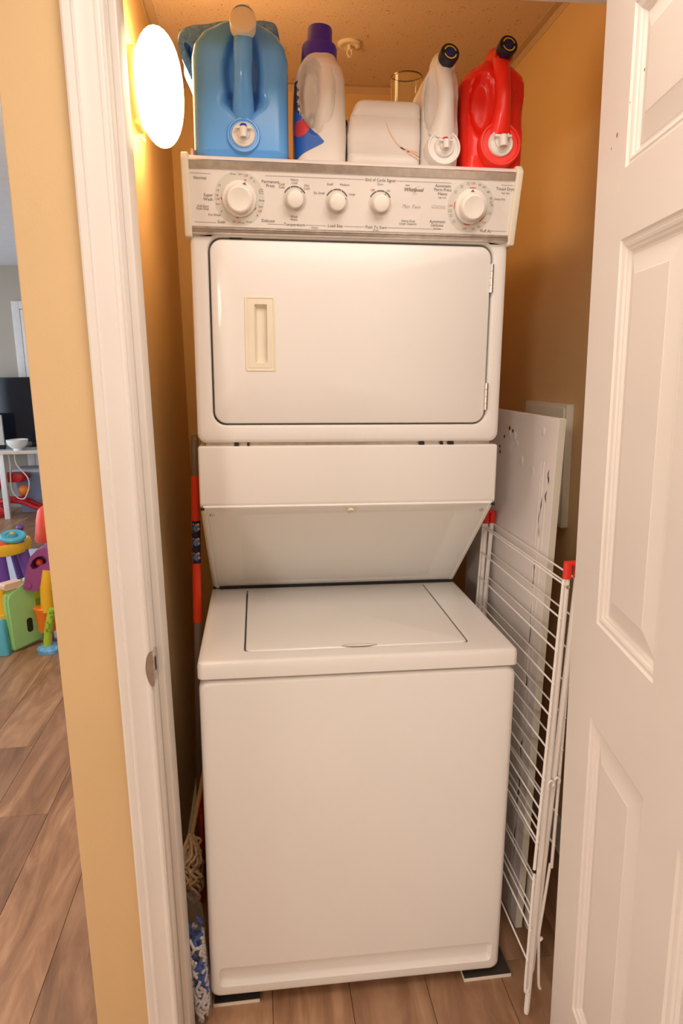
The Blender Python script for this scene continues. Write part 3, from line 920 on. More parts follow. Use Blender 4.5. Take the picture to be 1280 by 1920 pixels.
# swoosh ring round the maker's name, drawn as a thin tilted oval with its small line above
for i in range(26):
    a0, a1 = math.radians(20 + i * 9.2), math.radians(20 + (i + 1) * 9.2)
    w = 0.0002 + 0.0006 * math.sin(PI * i / 26)
    def E(a, k): 
        x, y = (0.0110 + k) * math.cos(a), (0.0052 + k) * math.sin(a)
        return on_panel(0.1290 + x * 0.80 - y * 0.60, 0.0925 + x * 0.62 + y * 0.78, 0.0007)
    ink_bms[3].faces.new([ink_bms[3].verts.new(p) for p in (E(a0, 0), E(a1, 0), E(a1, w), E(a0, w))])
rule(ink_bms[2], 0.1030, 0.1008, 0.1120, 0.1008, 0.0012)
part('lettering', ink_bms[0], M_INK, console, angle=0, kind='stuff')
part('red_lettering', ink_bms[1], M_REDINK, console, angle=0, kind='stuff')
part('maker_name', ink_bms[2], M_INK, console, angle=0, kind='stuff')
part('pale_lettering', ink_bms[3], M_INKSOFT, console, angle=0, kind='stuff')
# levelling feet
for x in (-0.29, 0.29):
    for y in (0.06, 0.80):
        bm = BM()
        zl = -0.030 + 0.009 + x * 0.0208 + 0.0006
        lathe(bm, (x, y, zl), (0, 0, 1), [(0, 0.020), (0.006, 0.020), (0.008, 0.010), (0.020 - (zl + 0.0215) , 0.010), (0.0215 - (zl + 0.0205), 0.010)], 16)
        part('levelling_foot', bm, M_DARK, root)

# ------------------------------------------------------------------ things on top of the dryer
TOPZ = 1.8358


def arc_rr(hw, hd, r, N):
    """N points spaced evenly round a rounded rectangle, starting at +x going counter-clockwise"""
    r = min(r, hw * 0.98, hd * 0.98)
    segs = [('l', (hw, 0), (hw, hd - r)), ('a', (hw - r, hd - r), 0), ('l', (hw - r, hd), (-hw + r, hd)), ('a', (-hw + r, hd - r), 90), ('l', (-hw, hd - r), (-hw, -hd + r)), ('a', (-hw + r, -hd + r), 180), ('l', (-hw + r, -hd), (hw - r, -hd)), ('a', (hw - r, -hd + r), 270), ('l', (hw, -hd + r), (hw, 0))]
    lens = [(math.hypot(s[2][0] - s[1][0], s[2][1] - s[1][1]) if s[0] == 'l' else r * PI / 2) for s in segs]
    tot = sum(lens)
    out = []
    for i in range(N):
        d = tot * i / N
        k = 0
        while d > lens[k] and k < len(segs) - 1:
            d -= lens[k]; k += 1
        s = segs[k]; t = d / lens[k] if lens[k] > 1e-9 else 0
        if s[0] == 'l':
            out.append((s[1][0] + (s[2][0] - s[1][0]) * t, s[1][1] + (s[2][1] - s[1][1]) * t))
        else:
            a = math.radians(s[2] + 90 * t)
            out.append((s[1][0] + r * math.cos(a), s[1][1] + r * math.sin(a)))
    return out


def interp(tab, z):
    if z <= tab[0][0]: return tab[0][1:]
    for a, b in zip(tab, tab[1:]):
        if z <= b[0]:
            t = (z - a[0]) / (b[0] - a[0])
            t = t * t * (3 - 2 * t) * 0.4 + t * 0.6
            return tuple(p + (q - p) * t for p, q in zip(a[1:], b[1:]))
    return tab[-1][1:]


def jug_rows(tab, z0, N=88, rows=44, dents=(), dent_fn=None):
    """tab: (z, cx, cy, hw, hd, r). Returns rows of points; dents (xc, zc, wx, wz, depth) press the front inwards."""
    zmax = tab[-1][0]
    out = []
    zs = [zmax * i / rows for i in range(rows + 1)]
    zs = sorted(set(zs + [t[0] for t in tab] + [0.004, 0.010]))
    for z in zs:
        cx, cy, hw, hd, r = interp(tab, z)
        row = []
        for (px, py) in arc_rr(hw, hd, r, N):
            X, Y = cx + px, cy + py
            fr = max(0.0, -py / hd)
            for (xc, zc, wx, wz, dep) in dents:
                k = 1 - ((X - xc) / wx) ** 2 - ((z - zc) / wz) ** 2
                if k > 0 and fr > 0.05:
                    k = min(1.0, k * 1.6); k = k * k * (3 - 2 * k)
                    Y += dep * k * min(1, fr * 1.2)
            row.append(Vector((X, Y, z0 + z)))
        out.append(row)
    return zs, out


def jug_mesh(rows):
    bm = BM()
    loft(bm, rows)
    return bm


def patch(rows, zs, z0, z1, left, right, off, m=10):
    """a label: part of a jug's surface between two smooth edges (ring positions as functions of height 0..1), lifted by off"""
    bm = BM()
    n = len(rows[0])
    def at(z, i):
        k = max(q for q in range(len(zs) - 1) if zs[q] <= z)
        t = (z - zs[k]) / max(1e-9, zs[k + 1] - zs[k])
        def ring(row):
            a = int(math.floor(i)); f = i - a
            return row[a % n].lerp(row[(a + 1) % n], f)
        p = ring(rows[k]).lerp(ring(rows[k + 1]), t)
        d = (rows[k][(int(i) + 2) % n] - rows[k][(int(i) - 1) % n]).cross(Vector((0, 0, 1))).normalized()
        return p + d * off
    grid = []
    steps = 26
    for q in range(steps + 1):
        b = q / steps
        z = z0 + (z1 - z0) * b
        l, r = left(b), right(b)
        grid.append([bm.verts.new(at(z, l + (r - l) * e / m)) for e in range(m + 1)])
    for a, b in zip(grid, grid[1:]):
        for e in range(m):
            bm.faces.new((a[e], a[e + 1], b[e + 1], b[e]))
    return bm


def disc_cap(parent, c, axis, r, depth, face_mat, side_mat, name='cap', print_ring=False, ribs=0, label=None):
    c = Vector(c); ax = Vector(axis).normalized()
    bm = BM()
    n = 48
    _, u, v = frame_axes(ax)
    prof = [(-depth, r * 0.97), (-0.003, r), (-0.0008, r * 0.965), (0, r * 0.90), (0.0, r * 0.55)]
    loops = []
    for h, rad in prof:
        loops.append([c + ax * h + (u * math.cos(2 * PI * i / n) + v * math.sin(2 * PI * i / n)) * (rad * (1 - (0.035 if ribs and i % 2 and h < -0.0009 else 0))) for i in range(n)])
    loft(bm, loops)
    cap = part(name, bm, side_mat, parent, angle=40, label=label)
    if print_ring:
        bm = BM()
        def ring(r0, r1, a0, a1):
            m = 14
            for i in range(m):
                b0, b1 = math.radians(a0 + (a1 - a0) * i / m), math.radians(a0 + (a1 - a0) * (i + 1) / m)
                P = lambda rr_, a: c + ax * 0.0006 + (u * math.cos(a) + v * math.sin(a)) * rr_
                bm.faces.new([bm.verts.new(p) for p in (P(r0, b0), P(r1, b0), P(r1, b1), P(r0, b1))])
        ring(r * 0.56, r * 0.70, 15, 160); ring(r * 0.56, r * 0.70, 195, 345)
        part('printed_ring', bm, M_YELLOW, cap, angle=0)
        bm = BM(); lathe(bm, c, ax, [(0.0002, r * 0.42), (0.0007, r * 0.42)], 24); part('centre_print', bm, M_NAVYC, cap, angle=0)
    return cap


def spigot(parent, c, r_disc, r_boss, body_mat, btn_mat, tilt=0.12, boss_h=0.008):
    """round boss on the jug, white tap disc, valve bar, push button and downward nozzle"""
    c = Vector(c); ax = Vector((0, -1, tilt)).normalized()
    _, u, v = frame_axes(ax)
    if v.z < 0: u, v = -u, -v
    bm = BM()
    lathe(bm, c, ax, [(-0.03, r_boss * 1.05), (boss_h * 0.5, r_boss), (boss_h, r_boss * 0.95), (boss_h, r_boss * 0.86), (boss_h * 0.6, r_boss * 0.82), (boss_h * 0.6, r_disc * 0.9)], 40)
    part('spout_boss', bm, body_mat, parent, angle=35)
    t = boss_h * 0.6
    bm = BM()
    lathe(bm, c, ax, [(t - 0.004, r_disc), (t + 0.004, r_disc), (t + 0.006, r_disc * 0.95), (t + 0.0055, r_disc * 0.84), (t + 0.005, r_disc * 0.80), (t + 0.007, r_disc * 0.55), (t + 0.012, r_disc * 0.50), (t + 0.012, 0.0)], 40)
    tap = part('tap', bm, M_WHITEPL, parent, angle=35, label='white plastic dispenser tap')
    k = r_disc / 0.027
    p = c + ax * (t + 0.012)
    bm = BM()
    bar(bm, p + v * 0.0085 * k - u * 0.0185 * k + ax * 0.004, p + v * 0.0085 * k + u * 0.0185 * k + ax * 0.004, 0.010 * k, 0.0045 * k, 0.0012, up=v)
    lathe(bm, p - v * 0.013 * k + ax * 0.008, v, [(0, 0.0085 * k), (0.018 * k, 0.0090 * k), (0.022 * k, 0.0085 * k)], 20)
    lathe(bm, p - ax * 0.004, ax, [(0, 0.0085 * k), (0.012, 0.0082 * k)], 20)
    part('nozzle', bm, M_WHITEPL, tap, angle=35)
    bm = BM(); lathe(bm, p - v * 0.013 * k + ax * 0.008, -v, [(-0.0002, 0.0066 * k), (0.0003, 0.0064 * k)], 18); part('nozzle_bore', bm, M_SCREENOFF, tap)
    bm = BM()
    lathe(bm, p + v * 0.0095 * k + ax * 0.001, v, [(0, 0.0082 * k), (0.005 * k, 0.0082 * k), (0.0085 * k, 0.0068 * k), (0.0098 * k, 0.003 * k)], 20)
    part('push_button', bm, btn_mat, tap, angle=40)


# --- big light blue jug, far left
t = thing('water_jug', 'big light blue plastic jug with cream cap and tap', 'jug', (-0.231, 0.255, TOPZ))
bx = -0.2315
tab = [(0.0, bx, 0.255, 0.080, 0.072, 0.02), (0.006, bx, 0.255, 0.090, 0.080, 0.024), (0.018, bx, 0.255, 0.0955, 0.085, 0.028), (0.190, bx, 0.255, 0.0955, 0.085, 0.030), (0.214, bx, 0.255, 0.0905, 0.083, 0.030), (0.234, bx + 0.001, 0.250, 0.077, 0.076, 0.030), (0.248, bx + 0.003, 0.240, 0.056, 0.062, 0.030), (0.256, bx + 0.005, 0.225, 0.036, 0.045, 0.030), (0.260, bx + 0.006, 0.215, 0.026, 0.030, 0.025)]
zs, rows_ = jug_rows(tab, TOPZ, 112, 52, dents=((bx + 0.005, 0.155, 0.040, 0.085, 0.026), (bx + 0.005, 0.110, 0.046, 0.026, 0.012)))
part('body', jug_mesh(rows_), M_BLUE, t, angle=60)
bm = BM(); tube(bm, smooth_path([(bx + 0.006, 0.235, TOPZ + 0.236), (bx + 0.007, 0.195, TOPZ + 0.248), (bx + 0.008, 0.150, TOPZ + 0.244)], 5), 0.0245, 24); part('neck', bm, M_BLUE, t, angle=60)
bm = BM()
path = smooth_path([(bx + 0.008, 0.175, TOPZ + 0.232), (bx + 0.007, 0.152, TOPZ + 0.205), (bx + 0.006, 0.148, TOPZ + 0.165), (bx + 0.005, 0.155, TOPZ + 0.130), (bx + 0.005, 0.186, TOPZ + 0.085)], 6)
tube(bm, path, [0.0185] * 12 + [0.0175] * 6 + [0.0185, 0.019, 0.020, 0.021, 0.022, 0.023, 0.024], 20); part('handle', bm, M_BLUE, t, angle=60)
disc_cap(t, (bx + 0.008, 0.130, TOPZ + 0.236), (0.02, -1, 0.22), 0.0255, 0.026, M_CREAM, M_CREAM, label='cream screw cap')
spigot(t, (bx + 0.004, 0.170, TOPZ + 0.044), 0.0235, 0.0335, M_BLUE, M_BLUEBTN, 0.05, 0.006)

# --- blue towel folded over the back of the jug
bm = BM()
prof_t = smooth_path([(-0.336, 2.040), (-0.352, 2.075), (-0.362, 2.108), (-0.352, 2.126), (-0.318, 2.137), (-0.27, 2.146), (-0.22, 2.150), (-0.175, 2.152), (-0.156, 2.146), (-0.149, 2.118)], 8)
nrow = 22
top, bot = [], []
for j in range(nrow + 1):
    f = j / nrow
    y = 0.285 + 0.145 * f
    a = []
    for i, p in enumerate(prof_t):
        wob = 0.006 * noise.noise(Vector((p[0] * 22, y * 18, 3.1)))
        edge = 0.022 * (abs(2 * f - 1) ** 6)
        a.append(Vector((p[0] + 0.004 * noise.noise(Vector((y * 30, p[1] * 20, 0))), y, p[1] + wob - edge)))
    top.append(a)
m = len(prof_t)
loops = []
for a in top:
    under = []
    for i in range(m):
        d = (a[min(i + 1, m - 1)] - a[max(i - 1, 0)]).normalized()
        nn = Vector((d.z, 0, -d.x))
        under.append(a[i] + nn * (0.012 + 0.046 * min(1.0, max(0.0, (i - 18) / 16)) * min(1.0, max(0.15, (m - 1 - i) / 8))))
    loops.append(a + under[::-1])
loft(bm, loops)
o = part('towel', bm, M_TOWEL, None, angle=80)
base_tag(o, 'folded blue terry towel draped behind the light blue jug', 'towel')

# --- red and pink cloth just showing under the blue jug
bm = BM()
box(bm, -0.140, -0.127, 0.20, 0.40, TOPZ + 0.0003, TOPZ + 0.016, 0.004, 2)
for v in bm.verts: v.co.z += 0.003 * noise.noise(v.co * 60)
for v in bm.verts: v.co.z = max(v.co.z, TOPZ + 0.0002)
o = part('cloth', bm, M_REDCLOTH, None); base_tag(o, 'red folded cloth peeking out right of the light blue jug', 'cloth')
bm = BM()
box(bm, -0.335, -0.329, 0.185, 0.36, TOPZ + 0.0003, TOPZ + 0.022, 0.003, 2)
o = part('cloth', bm, M_PINKCLOTH, None); base_tag(o, 'pale pink cloth peeking out left of the light blue jug', 'cloth')

# --- white bottle with blue violet cap
t = thing('detergent_bottle', 'tall white bottle with a blue violet cap', 'bottle', (-0.067, 0.25, TOPZ))
cx = -0.0675
tab = [(0.0, cx, 0.265, 0.046, 0.075, 0.02), (0.008, cx, 0.265, 0.0515, 0.082, 0.025), (0.060, cx, 0.265, 0.0530, 0.084, 0.028), (0.120, cx - 0.001, 0.265, 0.0525, 0.082, 0.030), (0.170, cx - 0.001, 0.262, 0.0510, 0.078, 0.034), (0.192, cx, 0.258, 0.0465, 0.068, 0.038), (0.206, cx, 0.250, 0.0390, 0.052, 0.037), (0.214, cx, 0.246, 0.0350, 0.040, 0.033), (0.222, cx, 0.245, 0.0345, 0.036, 0.033)]
zs, rows_ = jug_rows(tab, TOPZ, 96, 56, dents=((cx - 0.0225, 0.140, 0.0265, 0.074, 0.048), (cx - 0.014, 0.085, 0.016, 0.030, 0.012)))
part('body', jug_mesh(rows_), M_MILKY, t, angle=60)
bm = BM()
tube(bm, smooth_path([(cx + 0.008, 0.240, TOPZ + 0.196), (cx + 0.012, 0.208, TOPZ + 0.182), (cx + 0.012, 0.194, TOPZ + 0.148), (cx + 0.009, 0.194, TOPZ + 0.110), (cx + 0.004, 0.216, TOPZ + 0.055)], 6), [0.021] * 7 + [0.0185] * 8 + [0.018, 0.0185, 0.019, 0.02, 0.021, 0.022, 0.023, 0.024, 0.025, 0.026], 20)
part('handle', bm, M_MILKY, t, angle=60)
bm = BM()
lathe(bm, (cx - 0.001, 0.245, TOPZ + 0.212), (0.04, -0.02, 1), [(0, 0.0372), (0.028, 0.0368), (0.034, 0.034), (0.036, 0.0268), (0.038, 0.0262), (0.064, 0.0252), (0.067, 0.0235), (0.067, 0.0)], 48)
part('cap', bm, M_PURPLE, t, angle=40, label='blue violet two-step cap')
N_ = 96
i0, i1 = 44, 58
part('label_band', patch(rows_, zs, 0.012, 0.165, lambda b: 46, lambda b: 60, 0.0010), M_WHITEPL, t, angle=60)
part('dark_print', patch(rows_, zs, 0.066, 0.162, lambda b: 54, lambda b: 64.5 - 3.5 * b - 1.5 * math.sin(b * 19) ** 2, 0.0016), M_LABELDARK, t, angle=60)
part('blue_print', patch(rows_, zs, 0.012, 0.104, lambda b: 54, lambda b: 61 + 12 * min(1, b * 3.0) * min(1, (1 - b) * 1.5), 0.0020), M_LABELBLUE, t, angle=60)
part('red_print', patch(rows_, zs, 0.052, 0.084, lambda b: 63.5 - 4.0 * math.sqrt(max(0, 1 - (2 * b - 1) ** 2)), lambda b: 63.5 + 3.2 * math.sqrt(max(0, 1 - (2 * b - 1) ** 2)), 0.0026), M_LABELRED, t, angle=60)

# --- white box-shaped carton jug lying with its base to the front
t = thing('white_container', 'short boxy white plastic container with orange drip marks', 'container', (0.066, 0.28, TOPZ))
bm = BM()
x0, x1 = -0.0120, 0.1415
L = []
cxx, hwx = (x0 + x1) / 2, (x1 - x0) / 2
def cl(z, hw, hd, r):
    k = max(0.0, (z - 0.088) / 0.047) * 0.019      # the left shoulder slopes in towards the top
    return [Vector((cxx + p[0] + (k * (0.5 - 0.5 * p[0] / hw)), 0.275 + p[1], TOPZ + z)) for p in arc_rr(hw, hd, r, 72)]
for z, d, r in ((0.0, 0.010, 0.010), (0.003, 0.003, 0.012), (0.009, 0.0, 0.012), (0.026, 0.0, 0.012), (0.0275, 0.0012, 0.012), (0.029, 0.0, 0.012), (0.062, -0.001, 0.012), (0.098, 0.0, 0.012), (0.100, 0.0016, 0.012), (0.102, 0.0, 0.012), (0.124, 0.001, 0.012), (0.130, 0.004, 0.012), (0.1335, 0.011, 0.010), (0.1345, 0.03, 0.01)):
    L.append(cl(z, hwx - d, 0.085 - d, r))
loft(bm, L)
part('body', bm, M_MILKY, t, angle=50)
bm = BM(); lathe(bm, (0.026, 0.235, TOPZ + 0.128), (0, 0, 1), [(0, 0.016), (0.008, 0.015), (0.0105, 0.011), (0.011, 0.0)], 24); part('stud', bm, M_MILKY, t)
bm = BM(); lathe(bm, (x0 + 0.010, 0.30, TOPZ + 0.112), (-1, 0, 0), [(0, 0.014), (0.0035, 0.013)], 20); part('side_cap', bm, M_NAVY, t)
def streak(bm, pts, w):
    P = smooth_path([(x, 0.1888, TOPZ + z) for x, z in pts], 6)
    m = len(P)
    prev = None
    for i in range(m - 1):
        d = (P[i + 1] - P[i]).normalized(); nn = Vector((-d.z, 0, d.x))
        wa = w * (0.35 + 0.65 * math.sin(PI * i / m)); wb = w * (0.35 + 0.65 * math.sin(PI * (i + 1) / m))
        q = [P[i] - nn * wa, P[i] + nn * wa, P[i + 1] + nn * wb, P[i + 1] - nn * wb]
        bm.faces.new([bm.verts.new(p) for p in q])
bm = BM()
streak(bm, [(0.066, 0.092), (0.072, 0.074), (0.084, 0.056), (0.098, 0.042), (0.118, 0.036), (0.138, 0.034)], 0.0016)
streak(bm, [(0.098, 0.042), (0.112, 0.034), (0.124, 0.028), (0.139, 0.020)], 0.0022)
streak(bm, [(0.112, 0.034), (0.124, 0.033), (0.139, 0.027)], 0.0014)
part('drip_marks', bm, M_FADEPINK, t, angle=0, label='orange drip stains')

# --- white jug with tap
def tap_jug(name, label, cx, hw, mat, cap_c, cap_dx, spx, spz, boss, disc, group, shoulder):
    t = thing(name, label, 'jug', (cx, 0.265, TOPZ), group)
    tab = [(0.0, cx, 0.270, hw * 0.86, 0.078, 0.02), (0.008, cx, 0.270, hw * 0.97, 0.086, 0.026), (0.030, cx, 0.270, hw, 0.090, 0.030)] + shoulder
    zs, rows_ = jug_rows(tab, TOPZ, 104, 52, dents=((spx + 0.001 - hw * 0.56, 0.130, hw * 0.42, 0.068, 0.020), (spx + 0.004 + hw * 0.60, 0.120, hw * 0.34, 0.058, 0.016)))
    part('body', jug_mesh(rows_), mat, t, angle=60)
    c = Vector((cap_c[0], cap_c[1], TOPZ + cap_c[2]))
    bm = BM()
    last = tab[-1]
    tube(bm, smooth_path([(last[1], last[2] + 0.005, TOPZ + last[0] - 0.03), ((last[1] + c.x) / 2, last[2] - 0.02, TOPZ + last[0] - 0.004), (c.x - cap_dx[0] * 0.012, c.y + 0.024, c.z - 0.010)], 6), [0.030] * 4 + [0.026] * 4 + [0.019] * 5, 24)
    part('neck', bm, mat, t, angle=60)
    bm = BM()
    tube(bm, smooth_path([(c.x - 0.004, c.y + 0.040, c.z - 0.012), (c.x - 0.005, 0.172, c.z - 0.040), (spx + 0.001, 0.166, TOPZ + 0.145), (spx + 0.001, 0.170, TOPZ + 0.105), (spx, 0.188, TOPZ + 0.070)], 6), [0.017] * 8 + [0.0165] * 8 + [0.017, 0.018, 0.019, 0.020, 0.022, 0.024, 0.026, 0.028, 0.030], 20)
    part('handle', bm, mat, t, angle=60)
    disc_cap(t, c, (cap_dx[0], -1, cap_dx[1]), 0.0198, 0.020, M_NAVY, M_NAVY, print_ring=True, ribs=1, label='dark navy cap with yellow print')
    spigot(t, (spx, 0.172, TOPZ + spz), disc, boss, mat, M_REDBTN, 0.10, 0.008)
    return t
cw = 0.1845
tap_jug('detergent_jug', 'white plastic jug with tap and dark navy cap', cw, 0.041, M_WHITEPL, (0.1885, 0.150, 0.210), (0.10, 0.25), 0.1855, 0.0385, 0.0360, 0.0205, None,
        [(0.120, cw, 0.270, 0.0410, 0.090, 0.030), (0.150, cw, 0.268, 0.0405, 0.088, 0.032), (0.176, cw + 0.001, 0.262, 0.0360, 0.080, 0.030), (0.196, cw + 0.003, 0.250, 0.0290, 0.062, 0.026), (0.212, cw + 0.005, 0.235, 0.0200, 0.040, 0.019)])
cr = 0.3005
tap_jug('detergent_jug', 'bright red plastic jug with white tap', cr, 0.0665, M_RED, (0.3095, 0.150, 0.231), (0.10, 0.22), 0.3065, 0.050, 0.0455, 0.0265, None,
        [(0.120, cr, 0.270, 0.0685, 0.090, 0.034), (0.180, cr, 0.270, 0.0685, 0.088, 0.036), (0.194, cr + 0.001, 0.268, 0.0640, 0.082, 0.036), (0.207, cr + 0.002, 0.262, 0.0520, 0.068, 0.034), (0.219, cr + 0.004, 0.250, 0.0360, 0.048, 0.028), (0.229, cr + 0.006, 0.238, 0.0200, 0.034, 0.019)])

# --- tall clear glass vase behind the carton
t = thing('glass_vase', 'tall clear glass vase standing behind the boxy white container', 'vase', (0.158, 0.43, TOPZ))
bm = BM()
H_ = 0.268
lathe(bm, (0.158, 0.43, TOPZ + 0.0005), (0, 0, 1), [(0, 0.034), (0.004, 0.036), (H_ - 0.006, 0.0370), (H_, 0.0375), (H_ + 0.001, 0.0360), (H_ - 0.004, 0.0338), (0.012, 0.0325), (0.010, 0.0)], 40)
part('vase_body', bm, M_GLASS, t, angle=40)
bm = BM()
n = 40
for i in range(n):
    pass
tube(bm, [(0.158 + 0.0367 * math.cos(2 * PI * i / n), 0.43 + 0.0367 * math.sin(2 * PI * i / n), TOPZ + H_ + 0.0005) for i in range(n + 1)], 0.0017, 8, caps=False)
part('rim', bm, material('dark bronze rim', (0.20, 0.13, 0.07), 0.25, 0.6), t, label='dark metallic rim')
FRAME[0] = IDENT

# ------------------------------------------------------------------ wall lamp
t = thing('wall_lamp', 'glowing oval dome lamp on the left closet wall', 'lamp', (XL, 0.43, 1.95))
bm = BM(); lathe(bm, (XL, 0.43, 2.085), (1, 0, 0), [(0, 0.088), (0.018, 0.088), (0.026, 0.082), (0.030, 0.06)], 40); part('wall_plate', bm, M_BRASS, t)
bm = BM()
pr = []
for i in range(17):
    a = i / 16 * PI
    pr.append((0.058 - 0.052 * math.cos(a), 0.121 * math.sin(a) ** 0.85))
lathe(bm, (XL + 0.006, 0.43, 2.089), (1, 0, 0), pr, 56)
part('glass_shade', bm, M_LAMP, t, angle=60, label='glowing white opal glass shade')
bm = BM()
tube(bm, [(XL + 0.012, 0.40, 1.975), (XL + 0.022, 0.40, 1.975)], 0.003, 8); lathe(bm, (XL + 0.024, 0.40, 1.975), (0, 0, -1), [(0, 0.002), (0.004, 0.005), (0.009, 0.002)], 12)
part('clip', bm, M_CREAM, t)

# sprinkler-like hook plate on the closet ceiling
t = thing('ceiling_sprinkler', 'painted sprinkler head with round plate on the closet ceiling', 'sprinkler', (0.138, 0.95, ZC - 0.06))
bm = BM(); lathe(bm, (0.138, 0.95, ZC), (0, 0, -1), [(0.0003, 0.036), (0.004, 0.036), (0.008, 0.032), (0.0085, 0.026), (0.0055, 0.022), (0.0055, 0.0)], 36); part('escutcheon', bm, M_SPRINKLER, t)
bm = BM()
tube(bm, [(0.138, 0.95, ZC - 0.004), (0.138, 0.95, ZC - 0.018)], 0.0060, 14)
for s in (-1, 1):
    tube(bm, smooth_path([(0.138 + s * 0.004, 0.95, ZC - 0.017), (0.138 + s * 0.007, 0.95, ZC - 0.024), (0.138 + s * 0.006, 0.95, ZC - 0.031), (0.138, 0.95, ZC - 0.037)], 4), 0.0026, 8)
part('sprinkler_body', bm, M_SPRINKLER, t)
bm = BM(); lathe(bm, (0.138, 0.95, ZC - 0.036), (0, 0, -1), [(0, 0.007), (0.0015, 0.007), (0.003, 0.003)], 20); part('deflector', bm, M_SPRINKLER, t)

# ------------------------------------------------------------------ left gap: pole, mop, dustpan, bag
t = thing('mop_pole', 'red orange cleaning pole with grey tube ends left of the dryer', 'pole', (-0.386, 0.37, 0.0))
def pole_pt(s):  # s is height
    a, b = Vector((-0.392, 0.352, 0.0)), Vector((-0.3455, 0.45, 1.290))
    return a + (b - a) * (s / 1.290)
def pole_seg(name, z0, z1, r, m, parent=t, hole=False, label=None):
    bm = BM(); tube(bm, [pole_pt(z0), pole_pt(z0 + (z1 - z0) * 0.02), pole_pt(z1 - (z1 - z0) * 0.02), pole_pt(z1)], [r * 0.96, r, r, r * 0.96], 20)
    return part(name, bm, m, parent, label=label)
pole_seg('lower_tube', 0.0, 0.83, 0.0098, M_GREYTUBE, label='grey metal tube')
grip = pole_seg('grip', 0.80, 1.188, 0.0112, M_ORANGE_TUBE, label='red orange sleeve')
pole_seg('upper_tube', 1.18, 1.278, 0.0106, M_GREYTUBE, label='grey hanging end')
bm = BM()
ax_ = (pole_pt(1) - pole_pt(0)).normalized()
tp = pole_pt(1.284)
tube(bm, [tp + Vector((0.0075 * math.cos(a), 0, 0.0095 * math.sin(a))) for a in [2 * PI * i / 20 for i in range(21)]], 0.0030, 8, caps=False)
part('hanging_loop', bm, M_GREYTUBE, t)
st = pole_seg('sticker', 0.958, 1.072, 0.0115, M_STICKER, label='dark blue printed sticker')
bm = BM()
for k in range(3):
    c = pole_pt(0.977 + k * 0.038); c += Vector((0.0020, -0.0116, 0))
    lathe(bm, c, (0.1, -1, 0), [(0, 0.0090), (0.0006, 0.0088)], 16)
part('blue_emblem', bm, M_STICKBLUE, st, kind='stuff')
bm = BM()
for k in range(3):
    c = pole_pt(0.977 + k * 0.038) + Vector((0.0050, -0.0118, 0))
    for dx, dz, r in ((0.002, 0.010, 0.0036), (-0.004, 0.009, 0.0022), (0.0028, -0.002, 0.0030), (-0.010, 0.011, 0.0018)):
        lathe(bm, c + Vector((dx, 0, dz)), (0.1, -1, 0), [(0, r), (0.0010, r * 0.95)], 12)
    for j in range(5):
        box(bm, c.x - 0.0150, c.x - 0.0138, c.y + 0.0008, c.y + 0.0016, c.z - 0.012 + j * 0.006, c.z - 0.009 + j * 0.006)
part('peach_print', bm, M_STICKPINK, st, kind='stuff')

t = thing('string_mop', 'string mop with tan cotton yarn head left of the washer', 'mop', (-0.375, 0.115, 0.20))
bm = BM(); tube(bm, [(-0.3815, 0.13, 0.355), (-0.3455, 0.20, 0.50)], 0.0052, 12); part('handle', bm, M_WOODSTICK, t, label='pale wooden stick')
bm = BM()
rnd = random.Random(3)
for k in range(34):
    x = -0.398 + rnd.random() * 0.042; y = 0.085 + rnd.random() * 0.05
    ztop = 0.345 + rnd.random() * 0.03
    L_ = 0.06 + rnd.random() * 0.09
    p = [Vector((-0.3815 + (x + 0.3815) * 0.3, 0.13, ztop))]
    for j in range(1, 6):
        f = j / 5
        p.append(Vector((min(-0.356, x + 0.012 * math.sin(k + j * 2.1)), y - 0.02 * math.sin(f * PI), ztop - L_ * f + 0.01 * math.sin(f * PI * 2 + k))))
    tube(bm, smooth_path(p, 3), 0.0037, 6)
o = part('yarn', bm, M_YARN, t, angle=80); o['kind'] = 'stuff'
t = thing('dustpan', 'dark red dustpan wedged between mop and washer', 'dustpan', (-0.365, 0.17, 0.16))
bm = BM(); bar(bm, (-0.3650, 0.185, 0.17), (-0.3570, 0.20, 0.40), 0.010, 0.085, 0.003, up=(0, 1, 0)); part('pan', bm, M_DUSTPAN, t)
bm = BM(); bar(bm, (-0.3570, 0.20, 0.395), (-0.3540, 0.205, 0.47), 0.012, 0.022, 0.003, up=(0, 1, 0)); part('handle', bm, M_DUSTPAN, t)

t = thing('yarn_bag', 'clear plastic bag of blue and white mop yarn on the floor', 'bag', (-0.368, 0.0, 0.0))
bm = BM()
loops = []
for i in range(24):
    f = i / 23
    z = 0.001 + 0.292 * f
    hw = 0.0245 * (1 - 0.15 * f) * min(1, 0.55 + f * 6) * (1 if f < .9 else 1 - (f - .9) * 3)
    hd = 0.040 * min(1, 0.5 + f * 8) * (1 - 0.45 * max(0, f - 0.45))
    cx_, cy_ = -0.3615 - 0.010 * f, -0.006 + 0.020 * f
    lp = []
    for k in range(28):
        a = 2 * PI * k / 28
        w = 1 + 0.07 * noise.noise(Vector((math.cos(a) * 2.2, math.sin(a) * 2.2, z * 26)))
        lp.append(Vector((cx_ + hw * w * math.cos(a), cy_ + hd * w * math.sin(a), z)))
    loops.append(lp)
loft(bm, loops)
part('film', bm, M_CLEARBAG, t, angle=70, label='clear plastic film')
